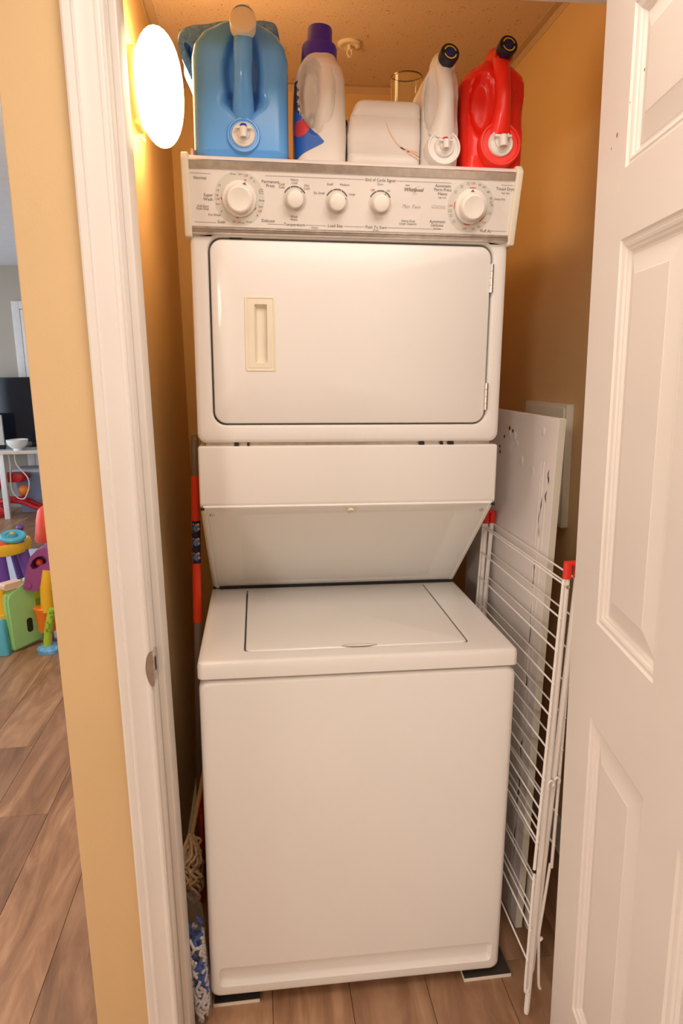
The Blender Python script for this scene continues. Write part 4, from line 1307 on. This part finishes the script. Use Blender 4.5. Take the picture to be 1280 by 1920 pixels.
for nm, m_, seed, cnt in (('blue_yarn', M_YARNBLUE, 5, 46), ('white_yarn', M_YARNWHITE, 9, 62)):
    bm = BM(); rnd = random.Random(seed)
    for k in range(cnt):
        z = 0.014 + rnd.random() * (0.185 if nm == 'white_yarn' else 0.20)
        a = rnd.random() * 2 * PI
        f = z / 0.292
        cx_, cy_ = -0.3615 - 0.010 * f, -0.006 + 0.020 * f
        p = []
        for j in range(5):
            aa = a + (j - 2) * 0.28 * rnd.choice((-1, 1)); zz = z + (j - 2) * 0.010
            rad = 0.84 if nm == 'white_yarn' else 0.72
            fl = min(1, 0.6 + max(0.002, zz) * 9)
            p.append(Vector((cx_ + 0.0195 * rad * fl * math.cos(aa), cy_ + 0.037 * rad * fl * math.sin(aa), max(0.006, zz))))
        tube(bm, smooth_path(p, 3), 0.0036, 6)
    o = part(nm, bm, m_, t, angle=80); o['kind'] = 'stuff'

# shims under the washer's front feet
def shim(x0, x1, y0, y1, label):
    t = thing('shim_board', label, 'shim', ((x0 + x1) / 2, (y0 + y1) / 2, 0), 'shims under the washer feet')
    bm = BM(); box(bm, x0, x1, y0 + 0.0015, y1, 0.0002, 0.0085); part('board', bm, M_SHIMTOP, t)
    bm = BM(); box(bm, x0, x1, y0, y0 + 0.0014, 0.0002, 0.0085); box(bm, x0 - 0.0012, x0, y0, y1, 0.0002, 0.0083); part('pale_edge', bm, M_SHIMEDGE, t, label='pale cut edge')
shim(-0.338, -0.232, 0.012, 0.12, 'dark shim board under the washer front left foot')
shim(0.258, 0.374, -0.002, 0.12, 'dark shim board under the washer front right foot')

# ------------------------------------------------------------------ right gap: drying rack, board, wall cover
t = thing('drying_rack', 'folded white wire clothes drying rack with red clips', 'drying rack', (0.40, 0.15, 0.0))
WV = Vector((0.008, 0.535, 0.0))
WVB = Vector((0.003, 0.535, 0.0))
A0, A1 = Vector((0.3735, -0.100, 0.001)), Vector((0.4385, -0.053, 1.040))
B0, B1 = Vector((0.3860, -0.088, 0.100)), Vector((0.4630, -0.050, 1.040))
L0, L1 = Vector((0.3800, -0.092, 0.370)), Vector((0.4290, -0.058, 1.020))
R0, R1 = Vector((0.4250, -0.080, 0.360)), Vector((0.4640, -0.038, 0.985))
def lerp(a, b, f): return a + (b - a) * f
for base in (Vector((0, 0, 0)), WV):
    for (p, q, r) in ((A0, A1, 0.0066), (B0, B1, 0.0064)):
        base = Vector((0, 0, 0)) if base.y == 0 else (WV if p is A0 else WVB)
        bm = BM(); tube(bm, [p + base, lerp(p, q, 0.01) + base, q + base], [r * 0.8, r, r], 14)
        part('post', bm, M_RACK, t)
    for (p, q) in ((L0, L1), (R0, R1)):
        base = Vector((0, 0, 0)) if base.y == 0 else (WV if p is L0 else WVB)
        bm = BM(); tube(bm, [p + base, q + base], 0.0036, 10)
        part('wing_post', bm, M_RACK, t)
    # red clip joining the two posts
    bm = BM()
    for q, p in ((A1, A0), (B1, B0)):
        d = (q - p).normalized()
        base = Vector((0, 0, 0)) if base.y == 0 else (WV if p is A0 else WVB)
        tube(bm, [q + base - d * 0.020, q + base + d * 0.014], 0.0088, 14)
    bar(bm, A1 + base + Vector((-0.006, 0, 0.012)), B1 + base + Vector((0.006, 0, 0.012)), 0.013, 0.008, 0.002)
    part('red_clip', bm, M_CLIP, t, label='red plastic clip')
    # lower folding stays with hooked ends
    for a, b in ((Vector((0.3790, -0.095, 0.36)), Vector((0.3660, -0.104, 0.080))), (Vector((0.4215, -0.080, 0.37)), Vector((0.3985, -0.090, 0.200)))):
        bm = BM()
        tube(bm, smooth_path([a + base, lerp(a, b, 0.6) + base, b + base, b + base + Vector((0.003, 0, -0.016)), b + base + Vector((0.008, 0, -0.010))], 4), 0.0034, 8)
        part('stay', bm, M_RACK, t)
    bm = BM(); tube(bm, smooth_path([Vector((0.3985, -0.090, 0.200)) + base, Vector((0.402, -0.088, 0.13)) + base, Vector((0.405, -0.088, 0.065)) + base, Vector((0.409, -0.088, 0.050)) + base], 4), 0.0034, 8); part('stay', bm, M_RACK, t)
    # hinge hooks half way down
    for p in (lerp(A0, A1, 0.545), lerp(B0, B1, 0.50)):
        c = p + base + Vector((0.004, -0.009, 0.0))
        bm = BM(); tube(bm, smooth_path([c + Vector((-0.006, 0, -0.010)), c + Vector((-0.006, 0, 0.004)), c + Vector((0, 0, 0.010)), c + Vector((0.006, 0, 0.004)), c + Vector((0.003, 0, -0.003))], 4), 0.0024, 8); part('hook', bm, M_RACK, t)
    for q in (A1, ):
        c = q + base + Vector((-0.001, -0.0068, -0.036))
        bm = BM(); lathe(bm, c, (0, -1, 0), [(0, 0.005), (0.002, 0.0045), (0.003, 0.002)], 14); part('rivet', bm, M_CHROME, t)
def rung(a, ext=0.006, r=0.0021, w=WV):
    d = w.normalized()
    bm = BM(); tube(bm, [a - d * ext, a + w + d * ext], r, 8); part('rung', bm, M_RACK, t)
for k in range(9):
    rung(lerp(L1, L0, 0.015 + k * 0.110))
for k in range(8):
    rung(lerp(R1, R0, 0.085 + k * 0.118), w=WVB)
rung(lerp(A0, A1, 0.972) + Vector((0, 0, 0))); rung(lerp(B0, B1, 0.975))
for f in (0.22, 0.30, 0.42, 0.50): rung(lerp(A0, A1, f))
for f in (0.14, 0.22, 0.30, 0.36): rung(lerp(B0, B1, f))
rung(Vector((0.3675, -0.103, 0.15)))
rung(Vector((0.3735, -0.099, 0.225)))

# damaged white laminate board leaning towards the wall
b0, b1 = Vector((0.4385, 0.137, 0.0006)), Vector((0.4915, 0.137, 1.335))
BU = (b1 - b0).normalized(); BW = Vector((0, 1, 0)); BW = (BW - BU * BW.dot(BU)).normalized(); BN = BU.cross(BW).normalized()
if BN.x > 0: BN = -BN
BH = (b1 - b0).length
t = thing('laminate_board', 'tall damaged white laminate board leaning behind the drying rack', 'board', b0)
def on_board(w, h, n=0.0): return b0 + BW * w + BU * h + BN * n
bm = BM()
loft(bm, [[on_board(w, h, n) for w, h in ((0, 0), (0.60, 0), (0.60, BH), (0, BH))] for n in (-0.017, 0.0)])
bmesh.ops.bevel(bm, geom=bm.edges[:], offset=0.0015, segments=2, affect='EDGES')
part('board', bm, M_BOARD, t)
bm = BM()
loft(bm, [[on_board(w, h, n) for w, h in ((-0.0012, 0.002), (0.0, 0.002), (0.0, BH - 0.002), (-0.0012, BH - 0.002))] for n in (-0.0165, -0.0005)])
part('edge_band', bm, M_PLATE, t, label='pale edge band')
# splits along the front margin and lifted blisters
bm = BM(); rnd = random.Random(4)
for (h, L_, w) in ((1.215, 0.035, 0.030), (1.165, 0.03, 0.036), (1.145, 0.10, 0.060), (0.99, 0.075, 0.066), (0.90, 0.14, 0.062), (0.70, 0.06, 0.058), (0.52, 0.06, 0.056), (0.43, 0.13, 0.052), (0.27, 0.08, 0.050)):
    P, Q = [], []
    for i in range(11):
        f = i / 10
        ww = 0.0032 * math.sin(PI * f) * (0.6 + 0.6 * rnd.random()) + 0.0003
        o_ = 0.003 * math.sin(f * 7 + h * 20)
        P.append(bm.verts.new(on_board(w + o_ - ww, h - L_ * f, 0.0009))); Q.append(bm.verts.new(on_board(w + o_ + ww, h - L_ * f, 0.0009)))
    for i in range(10): bm.faces.new((P[i], P[i + 1], Q[i + 1], Q[i]))
for (w, h, r) in ((0.30, 1.29, 0.006), (0.275, 1.285, 0.005), (0.335, 1.265, 0.005), (0.36, 1.22, 0.005), (0.365, 1.235, 0.004)):
    lathe(bm, on_board(w, h, 0.0002), BN, [(0, r), (0.0009, r * 0.8)], 9)
part('split', bm, M_TEAR, t, angle=0, label='dark torn splits', kind='stuff')
bm = BM()
for (w, h, r, hh_) in ((0.26, 1.272, 0.014, 0.004), (0.24, 1.255, 0.010, 0.003), (0.20, 1.215, 0.014, 0.004), (0.125, 1.20, 0.011, 0.003), (0.075, 1.19, 0.010, 0.003), (0.295, 1.275, 0.010, 0.004), (0.08, 1.30, 0.012, 0.003)):
    lathe(bm, on_board(w, h, -0.0003), BN, [(0, r), (hh_ * 0.25, r * 0.8), (hh_ * 0.40, r * 0.45), (hh_ * 0.45, 0.0)], 12)
# long raised ridge next to the splits
for w, hgt in ((0.062, 0.0016), (0.040, 0.0012), (0.078, 0.0010)):
    loft(bm, [[on_board(w - 0.004, 0.03 + k * 0.1, 0), on_board(w + 0.002 * math.sin(k * 1.7), 0.03 + k * 0.1, hgt), on_board(w + 0.004, 0.03 + k * 0.1, 0)] for k in range(13)], False, False, closed=False)
part('blister', bm, M_BOARD, t, angle=70, kind='stuff')
bm = BM(); bar(bm, (0.4705, 0.137, 0.001), (0.4740, 0.137, 0.16), 0.012, 0.022, 0.004, up=(0, 1, 0)); lathe(bm, (0.4705, 0.1262, 0.022), (0, -1, 0), [(0, 0.003), (0.0006, 0.003)], 10, mi=1)
part('foot_bracket', bm, [M_PLATE, M_DARK], t)

t = thing('access_cover', 'flat off white cover plate fixed on the right closet wall', 'cover plate', (XR, 0.59, 1.0))
bm = BM(); box(bm, XR - 0.022, XR - 0.0002, 0.470, 0.765, 0.998, 1.347, 0.003, 2); part('plate', bm, M_PLATE, t)
bm = BM(); box(bm, XR - 0.026, XR - 0.021, 0.480, 0.755, 1.008, 1.337, 0.002, 2); part('inset_panel', bm, M_PLATE, t)

# ------------------------------------------------------------------ living room beyond the wall corner
# white casing of a doorway on the far wall
bm = BM()
box(bm, -2.745, -2.665, 6.596, 6.6195, 0, 2.235, 0.004); box(bm, -1.86, -1.78, 6.596, 6.6195, 0, 2.235, 0.004); box(bm, -2.665, -1.86, 6.596, 6.6195, 2.155, 2.235, 0.004)
structure('trim_8', bm, M_TABLEWHITE)
bm = BM(); box(bm, -2.662, -1.863, 6.60, 6.6195, 0.01, 2.15, 0.003)
structure('door_2', bm, M_TABLEWHITE)

t = thing('desk', 'pale beech topped desk with white legs across the living room', 'table', (-2.4, 6.2, 0))
bm = BM(); box(bm, -3.20, -1.75, 5.93, 6.56, 0.672, 0.700, 0.003); part('tabletop', bm, M_TABLETOP, t)
bm = BM(); box(bm, -3.20, -1.75, 5.932, 6.56, 0.700, 0.704); part('white_surface', bm, M_TABLEWHITE, t)
for x, y in ((-2.795, 5.97), (-1.80, 5.97), (-3.15, 6.5), (-1.80, 6.5)):
    bm = BM(); box(bm, x - 0.027, x + 0.027, y - 0.027, y + 0.027, 0.0, 0.672, 0.004); part('leg', bm, M_TABLEWHITE, t)
t = thing('monitor', 'large black flat screen standing on the desk', 'monitor', (-2.45, 6.36, 0.704))
bm = BM(); box(bm, -3.10, -2.05, 6.36, 6.40, 0.760, 1.440, 0.006); part('case', bm, M_BLACK, t)
bm = BM(); box(bm, -3.08, -2.07, 6.357, 6.360, 0.785, 1.420); part('screen', bm, material('dark glossy screen', (0.010, 0.014, 0.022), 0.06), t)
bm = BM(); box(bm, -2.70, -2.45, 6.30, 6.46, 0.7045, 0.716, 0.004); box(bm, -2.61, -2.54, 6.375, 6.40, 0.716, 0.78); part('stand', bm, M_BLACK, t)
t = thing('computer_screen', 'pale beige screen at the left end of the desk', 'monitor', (-3.0, 6.15, 0.704))
bm = BM(); box(bm, -3.16, -2.815, 6.15, 6.18, 0.745, 1.06, 0.004); part('panel', bm, M_SCREENOFF, t)
bm = BM(); box(bm, -3.165, -2.81, 6.145, 6.185, 0.7045, 0.75, 0.004); part('base', bm, M_BLACK, t)
t = thing('bowl', 'white ceramic bowl on the front of the desk', 'bowl', (-2.64, 6.0, 0.704))
bm = BM(); lathe(bm, (-2.645, 6.03, 0.7042), (0, 0, 1), [(0, 0.046), (0.018, 0.044), (0.024, 0.060), (0.055, 0.094), (0.090, 0.104), (0.108, 0.106), (0.110, 0.103), (0.090, 0.098), (0.040, 0.062), (0.034, 0.0)], 36); part('bowl_body', bm, M_CERAMIC, t)
bm = BM(); lathe(bm, (-2.645, 6.03, 0.7335), (0, 0, 1), [(0.0, 0.0612), (0.003, 0.0635)], 36, cap0=False, cap1=False); part('foot_ring', bm, M_CERAMIC, t)

t = thing('storage_bin', 'grey blue plastic bin on the far floor under the desk', 'bin', (-2.62, 6.40, 0))
bm = BM()
for z, hx, hy in ((0, 0, 0),): pass
loft(bm, [[Vector((-2.60 + p[0], 6.40 + p[1], z)) for p in rr(hx, hy, 0.03)] for z, hx, hy in ((0.001, 0.17, 0.11), (0.40, 0.20, 0.135), (0.42, 0.212, 0.145), (0.44, 0.212, 0.145))]); part('bin_body', bm, M_BINBLUE, t)
bm = BM()
loft(bm, [[Vector((-2.60 + p[0], 6.40 + p[1], z)) for p in rr(hx, hy, 0.03)] for z, hx, hy in ((0.4402, 0.215, 0.148), (0.468, 0.215, 0.148), (0.478, 0.19, 0.13))]); part('lid', bm, M_MAT, t, label='pale blue lid')

t = thing('toy_rocker', 'dark red curved toy rocker under the desk', 'toy', (-2.75, 6.15, 0))
for y in (6.06, 6.20):
    bm = BM(); tube(bm, smooth_path([(-3.05, y, 0.10), (-2.90, y, 0.16), (-2.78, y, 0.17), (-2.66, y, 0.15), (-2.54, y, 0.09), (-2.42, y, 0.06)], 6), 0.024, 12); part('rail', bm, M_TOYRED, t)
bm = BM(); tube(bm, smooth_path([(-2.98, 6.13, 0.15), (-2.92, 6.13, 0.30), (-2.88, 6.13, 0.40)], 4), 0.026, 12); part('post', bm, M_TOYRED, t)
bm = BM()
loft(bm, [[Vector((-2.80 + p[0], 6.13 + p[1], z)) for p in rr(hx, 0.10, 0.05)] for z, hx in ((0.37, 0.16), (0.40, 0.19), (0.44, 0.19), (0.455, 0.165))]); part('seat', bm, M_TOYRED, t)
for y in (6.06, 6.20):
    bm = BM(); lathe(bm, (-2.915, y - 0.02, 0.062), (0, 1, 0), [(0, 0.05), (0.006, 0.060), (0.034, 0.060), (0.04, 0.05)], 24); part('wheel', bm, M_TOYRED, t)
bm = BM(); bmesh.ops.create_uvsphere(bm, u_segments=24, v_segments=16, radius=0.058, matrix=Matrix.Translation((-2.645, 6.08, 0.275)))
o = part('ball', bm, M_TOYORANGE, None, angle=80); base_tag(o, 'small orange ball resting on a red toy under the desk', 'ball')
# cradle the ball on the rocker
bm = BM(); lathe(bm, (-2.645, 6.08, 0.158), (0, 0, 1), [(0, 0.022), (0.045, 0.018), (0.055, 0.030), (0.064, 0.034)], 18); part('cup', bm, M_TOYRED, bpy.data.objects['toy_rocker'])
bm = BM(); tube(bm, smooth_path([(-2.73, 5.985, 0.670), (-2.725, 5.985, 0.56), (-2.735, 5.985, 0.42), (-2.735, 5.985, 0.30), (-2.69, 5.985, 0.22), (-2.63, 5.985, 0.20), (-2.59, 5.985, 0.25), (-2.56, 5.985, 0.34), (-2.57, 5.985, 0.43), (-2.66, 5.985, 0.56), (-2.67, 5.985, 0.670)], 6), 0.0065, 8)
o = part('cable', bm, M_CORD, None, angle=80); base_tag(o, 'white cable hanging in a loop from the desk edge', 'cable')

# --- nearer toys at the corner
bm = BM()
poly = [(-2.45, 2.52), (-1.33, 2.42), (-1.33, 4.55), (-2.45, 4.55)]
prism_z(bm, poly, 0.0005, 0.014, 0.003)
o = part('play_mat', bm, M_MAT, None); base_tag(o, 'pale blue foam play mat on the living room floor', 'mat')

t = thing('activity_table', 'yellow topped toddler activity table with purple legs', 'toy table', (-1.72, 2.95, 0.0145))
TZ = 0.40
cxA, cyA = -1.800, 2.95
bm = BM(); lathe(bm, (cxA, cyA, TZ), (0, 0, 1), [(-0.01, 0.16), (0.0, 0.185), (0.045, 0.195), (0.062, 0.190), (0.066, 0.175), (0.056, 0.165), (0.056, 0.0)], 40); top_ = part('tray', bm, M_TOYYELLOW, t)
bm = BM(); lathe(bm, (cxA + 0.02, cyA - 0.02, TZ + 0.052), (0, 0, 1), [(0.0, 0.135), (0.026, 0.130), (0.030, 0.10), (0.030, 0.0)], 32); part('red_pad', bm, M_TOYCORAL, top_)
bm = BM(); lathe(bm, (cxA + 0.118, cyA - 0.06, TZ + 0.085), (0.1, -0.25, 1), [(0.0, 0.066), (0.010, 0.074), (0.022, 0.074), (0.030, 0.066), (0.026, 0.045), (0.018, 0.042), (0.018, 0.0)], 32); wheel_ = part('steering_wheel', bm, M_TOYCYAN, t, label='teal blue wheel')
bm = BM(); lathe(bm, (cxA + 0.118, cyA - 0.06, TZ + 0.10), (0.1, -0.25, 1), [(0, 0.030), (0.016, 0.024), (0.020, 0.0)], 20); part('hub', bm, M_TOYTEAL, wheel_)
bm = BM(); lathe(bm, (cxA + 0.118 , cyA - 0.066, TZ + 0.119), (0.1, -0.25, 1), [(0, 0.013), (0.006, 0.011), (0.008, 0.0)], 16); part('button', bm, M_TOYYELLOW, wheel_)
bm = BM(); tube(bm, [(cxA + 0.12, cyA + 0.06, TZ + 0.06), (cxA + 0.125, cyA + 0.06, TZ + 0.12)], [0.020, 0.016], 14); lathe(bm, (cxA + 0.125, cyA + 0.06, TZ + 0.115), (0, 0, 1), [(0, 0.018), (0.012, 0.025), (0.026, 0.018), (0.030, 0.0)], 18); part('knob', bm, M_TOYPURPLE, t, label='purple knob')
bm = BM(); lathe(bm, (cxA + 0.150, cyA - 0.06, TZ + 0.062), (0, 0, 1), [(0, 0.030), (0.015, 0.028), (0.024, 0.016), (0.025, 0.0)], 18); part('flower_button', bm, M_TOYPLUM, t)
for dx, dy, ex in ((0.150, -0.03, 0.07), (0.055, -0.14, 0.03), (0.05, 0.13, 0.05), (-0.13, 0.02, -0.03)):
    bm = BM(); tube(bm, [(cxA + dx, cyA + dy, TZ + 0.005), (cxA + dx + ex * 0.5, cyA + dy, TZ * 0.55), (cxA + dx + ex, cyA + dy, 0.05)], [0.036, 0.034, 0.030], 14)
    leg = part('leg', bm, M_TOYPURPLE, t)
    bm = BM(); lathe(bm, (cxA + dx + ex, cyA + dy, 0.0146), (0, 0, 1), [(0, 0.050), (0.02, 0.046), (0.04, 0.034)], 20); part('foot', bm, M_TOYORANGE, leg, label='orange foot')

t = thing('play_center', 'green and plum toddler play centre with yellow post', 'toy', (-1.45, 2.35, 0.0))
# green panel standing at an angle
g0, g1 = Vector((-1.556, 2.285, 0.0)), Vector((-1.412, 2.455, 0.0))
gd = (g1 - g0).normalized(); gn = Vector((gd.y, -gd.x, 0))
def gp(u, z, n=0.0): return g0 + gd * u + gn * n + Vector((0, 0, z))
gl = (g1 - g0).length
bm = BM()
out = [(0.006, 0.0), (gl, 0.022), (gl - 0.006, 0.30), (gl - 0.02, 0.37), (gl - 0.075, 0.385), (gl - 0.10, 0.355), (0.05, 0.345), (0.012, 0.325), (0.0, 0.29)]
out = [(u, max(z, 0.002)) for u, z in out]
loft(bm, [[gp(u, z, n) for u, z in out] for n in (-0.035, 0.035)])
bmesh.ops.bevel(bm, geom=bm.edges[:], offset=0.012, segments=3, affect='EDGES')
gpan = part('green_panel', bm, M_TOYGREEN, t, label='light green panel')
bm = BM(); loft(bm, [[gp(0.185 + p[0], 0.20 + p[1], n) for p in rr(0.030, 0.105, 0.02)] for n in (0.034, 0.0385)]); part('picture', bm, M_TOYLIME, gpan)
bm = BM(); loft(bm, [[gp(0.185 + p[0], 0.225 + p[1], n) for p in rr(0.026, 0.035, 0.01)] for n in (0.0386, 0.0402)]); part('leaf_print', bm, M_TOYDKGREEN, gpan)
bm = BM(); loft(bm, [[gp(0.115 + p[0], 0.125 + p[1], n) for p in rr(0.017, 0.040, 0.016)] for n in (0.030, 0.0356)]); part('peg_hole', bm, M_DARK, gpan)
bm = BM(); loft(bm, [[gp(0.055 + p[0], 0.362 + p[1], n) for p in rr(0.055, 0.018, 0.012)] for n in (-0.03, 0.03)]); part('peach_top', bm, M_PEACH, t)
# plum slide with a hole
bm = BM()
s0 = [(-1.462, 0.335), (-1.440, 0.430), (-1.412, 0.505), (-1.372, 0.545), (-1.330, 0.555), (-1.290, 0.53), (-1.300, 0.41), (-1.318, 0.36), (-1.36, 0.345), (-1.405, 0.315)]
inner = [(-1.414, 0.462), (-1.398, 0.490), (-1.372, 0.508), (-1.345, 0.512), (-1.325, 0.495), (-1.330, 0.470), (-1.350, 0.462), (-1.370, 0.455), (-1.388, 0.440), (-1.405, 0.440)]
for y in (2.33, 2.43):
    loft(bm, [[Vector((x, y, z)) for x, z in s0], [Vector((x, y, z)) for x, z in inner]], False, False)
loft(bm, [[Vector((x, y, z)) for x, z in s0] for y in (2.33, 2.43)], False, False)
loft(bm, [[Vector((x, y, z)) for x, z in inner] for y in (2.33, 2.40)], False, True)
bmesh.ops.remove_doubles(bm, verts=bm.verts, dist=1e-5)
sl = part('slide', bm, M_TOYPLUM, t, angle=50, label='plum purple slide')
bm = BM(); tube(bm, [(-1.335, 2.325, 0.362), (-1.335, 2.435, 0.362)], 0.026, 16); tube(bm, [(-1.436, 2.325, 0.356), (-1.436, 2.435, 0.356)], 0.020, 16); part('roller', bm, M_TOYPLUM, sl)
bm = BM(); bmesh.ops.create_uvsphere(bm, u_segments=16, v_segments=10, radius=0.020, matrix=Matrix.Translation((-1.378, 2.375, 0.466))); part('pink_ball', bm, M_TOYCORAL, sl)
bm = BM(); tube(bm, [(-1.350, 2.34, 0.20), (-1.345, 2.34, 0.33), (-1.325, 2.34, 0.43)], [0.036, 0.034, 0.030], 18); part('yellow_post', bm, M_TOYYELLOW, t, label='yellow post')
bm = BM(); lathe(bm, (-1.372, 2.37, 0.080), (0, 0, 1), [(0, 0.044), (0.06, 0.052), (0.125, 0.060), (0.135, 0.064), (0.142, 0.058)], 24); part('orange_bucket', bm, M_TOYORANGE, t, label='orange cup')
bm = BM(); lathe(bm, (-1.375, 2.38, 0.0005), (0, 0, 1), [(0, 0.03), (0.07, 0.028)], 14); part('stem', bm, M_TOYPLUM, t)
bm = BM()
loft(bm, [[Vector((-1.640 + p[0], 2.285 + p[1], z)) for p in rr(hx, hy, 0.02)] for z, hx, hy in ((0.002, 0.105, 0.06), (0.10, 0.098, 0.055), (0.185, 0.090, 0.05), (0.195, 0.082, 0.045))]); part('cyan_base', bm, M_TOYCYAN, t, label='cyan blue base')
bm = BM(); tube(bm, [(-1.575, 2.31, 0.19), (-1.575, 2.31, 0.335)], [0.030, 0.027], 16); tube(bm, [(-1.575, 2.31, 0.185), (-1.575, 2.31, 0.21)], 0.040, 16); part('yellow_column', bm, M_TOYYELLOW, t, label='yellow column')

t = thing('toy_cone', 'coral red cone toy at the wall corner edge', 'toy', (-1.62, 3.35, 0.0145))
bm = BM(); lathe(bm, (-1.612, 3.35, 0.36), (0, 0, 1), [(0, 0.088), (0.012, 0.092), (0.06, 0.085), (0.15, 0.072), (0.21, 0.056), (0.235, 0.03), (0.24, 0.0)], 28); part('cone', bm, M_TOYCORAL, t)
bm = BM(); lathe(bm, (-1.600, 3.35, 0.0146), (0, 0, 1), [(0, 0.075), (0.02, 0.07), (0.025, 0.045), (0.346, 0.045)], 24); part('peach_stand', bm, M_PEACH, t, label='peach stand')

t = thing('toy_palm', 'lime green spotted toy stalk on a sky blue foot', 'toy', (-1.335, 2.27, 0))
bm = BM(); lathe(bm, (-1.340, 2.275, 0.0006), (0, 0, 1), [(0, 0.066), (0.018, 0.066), (0.030, 0.050), (0.034, 0.0)], 28); part('foot', bm, M_TOYSKY, t, label='sky blue patterned foot')
bm = BM(); tube(bm, [(-1.352, 2.275, 0.026), (-1.338, 2.275, 0.12), (-1.310, 2.275, 0.235)], [0.023, 0.021, 0.019], 18); stalk = part('stalk', bm, M_TOYLIME, t)
bm = BM(); rnd = random.Random(2)
for k in range(16):
    f = rnd.random(); a = -PI / 2 + (rnd.random() - 0.5) * 2.2
    c = Vector((-1.351 + 0.038 * f, 2.275, 0.036 + 0.19 * f)) 
    r_ = 0.023 - 0.004 * f
    dv = Vector((math.cos(a), math.sin(a), 0))
    lathe(bm, c + dv * (r_ - 0.001), dv, [(0, 0.008), (0.0022, 0.0065)], 8)
part('green_spot', bm, M_TOYDKGREEN, stalk, kind='stuff')
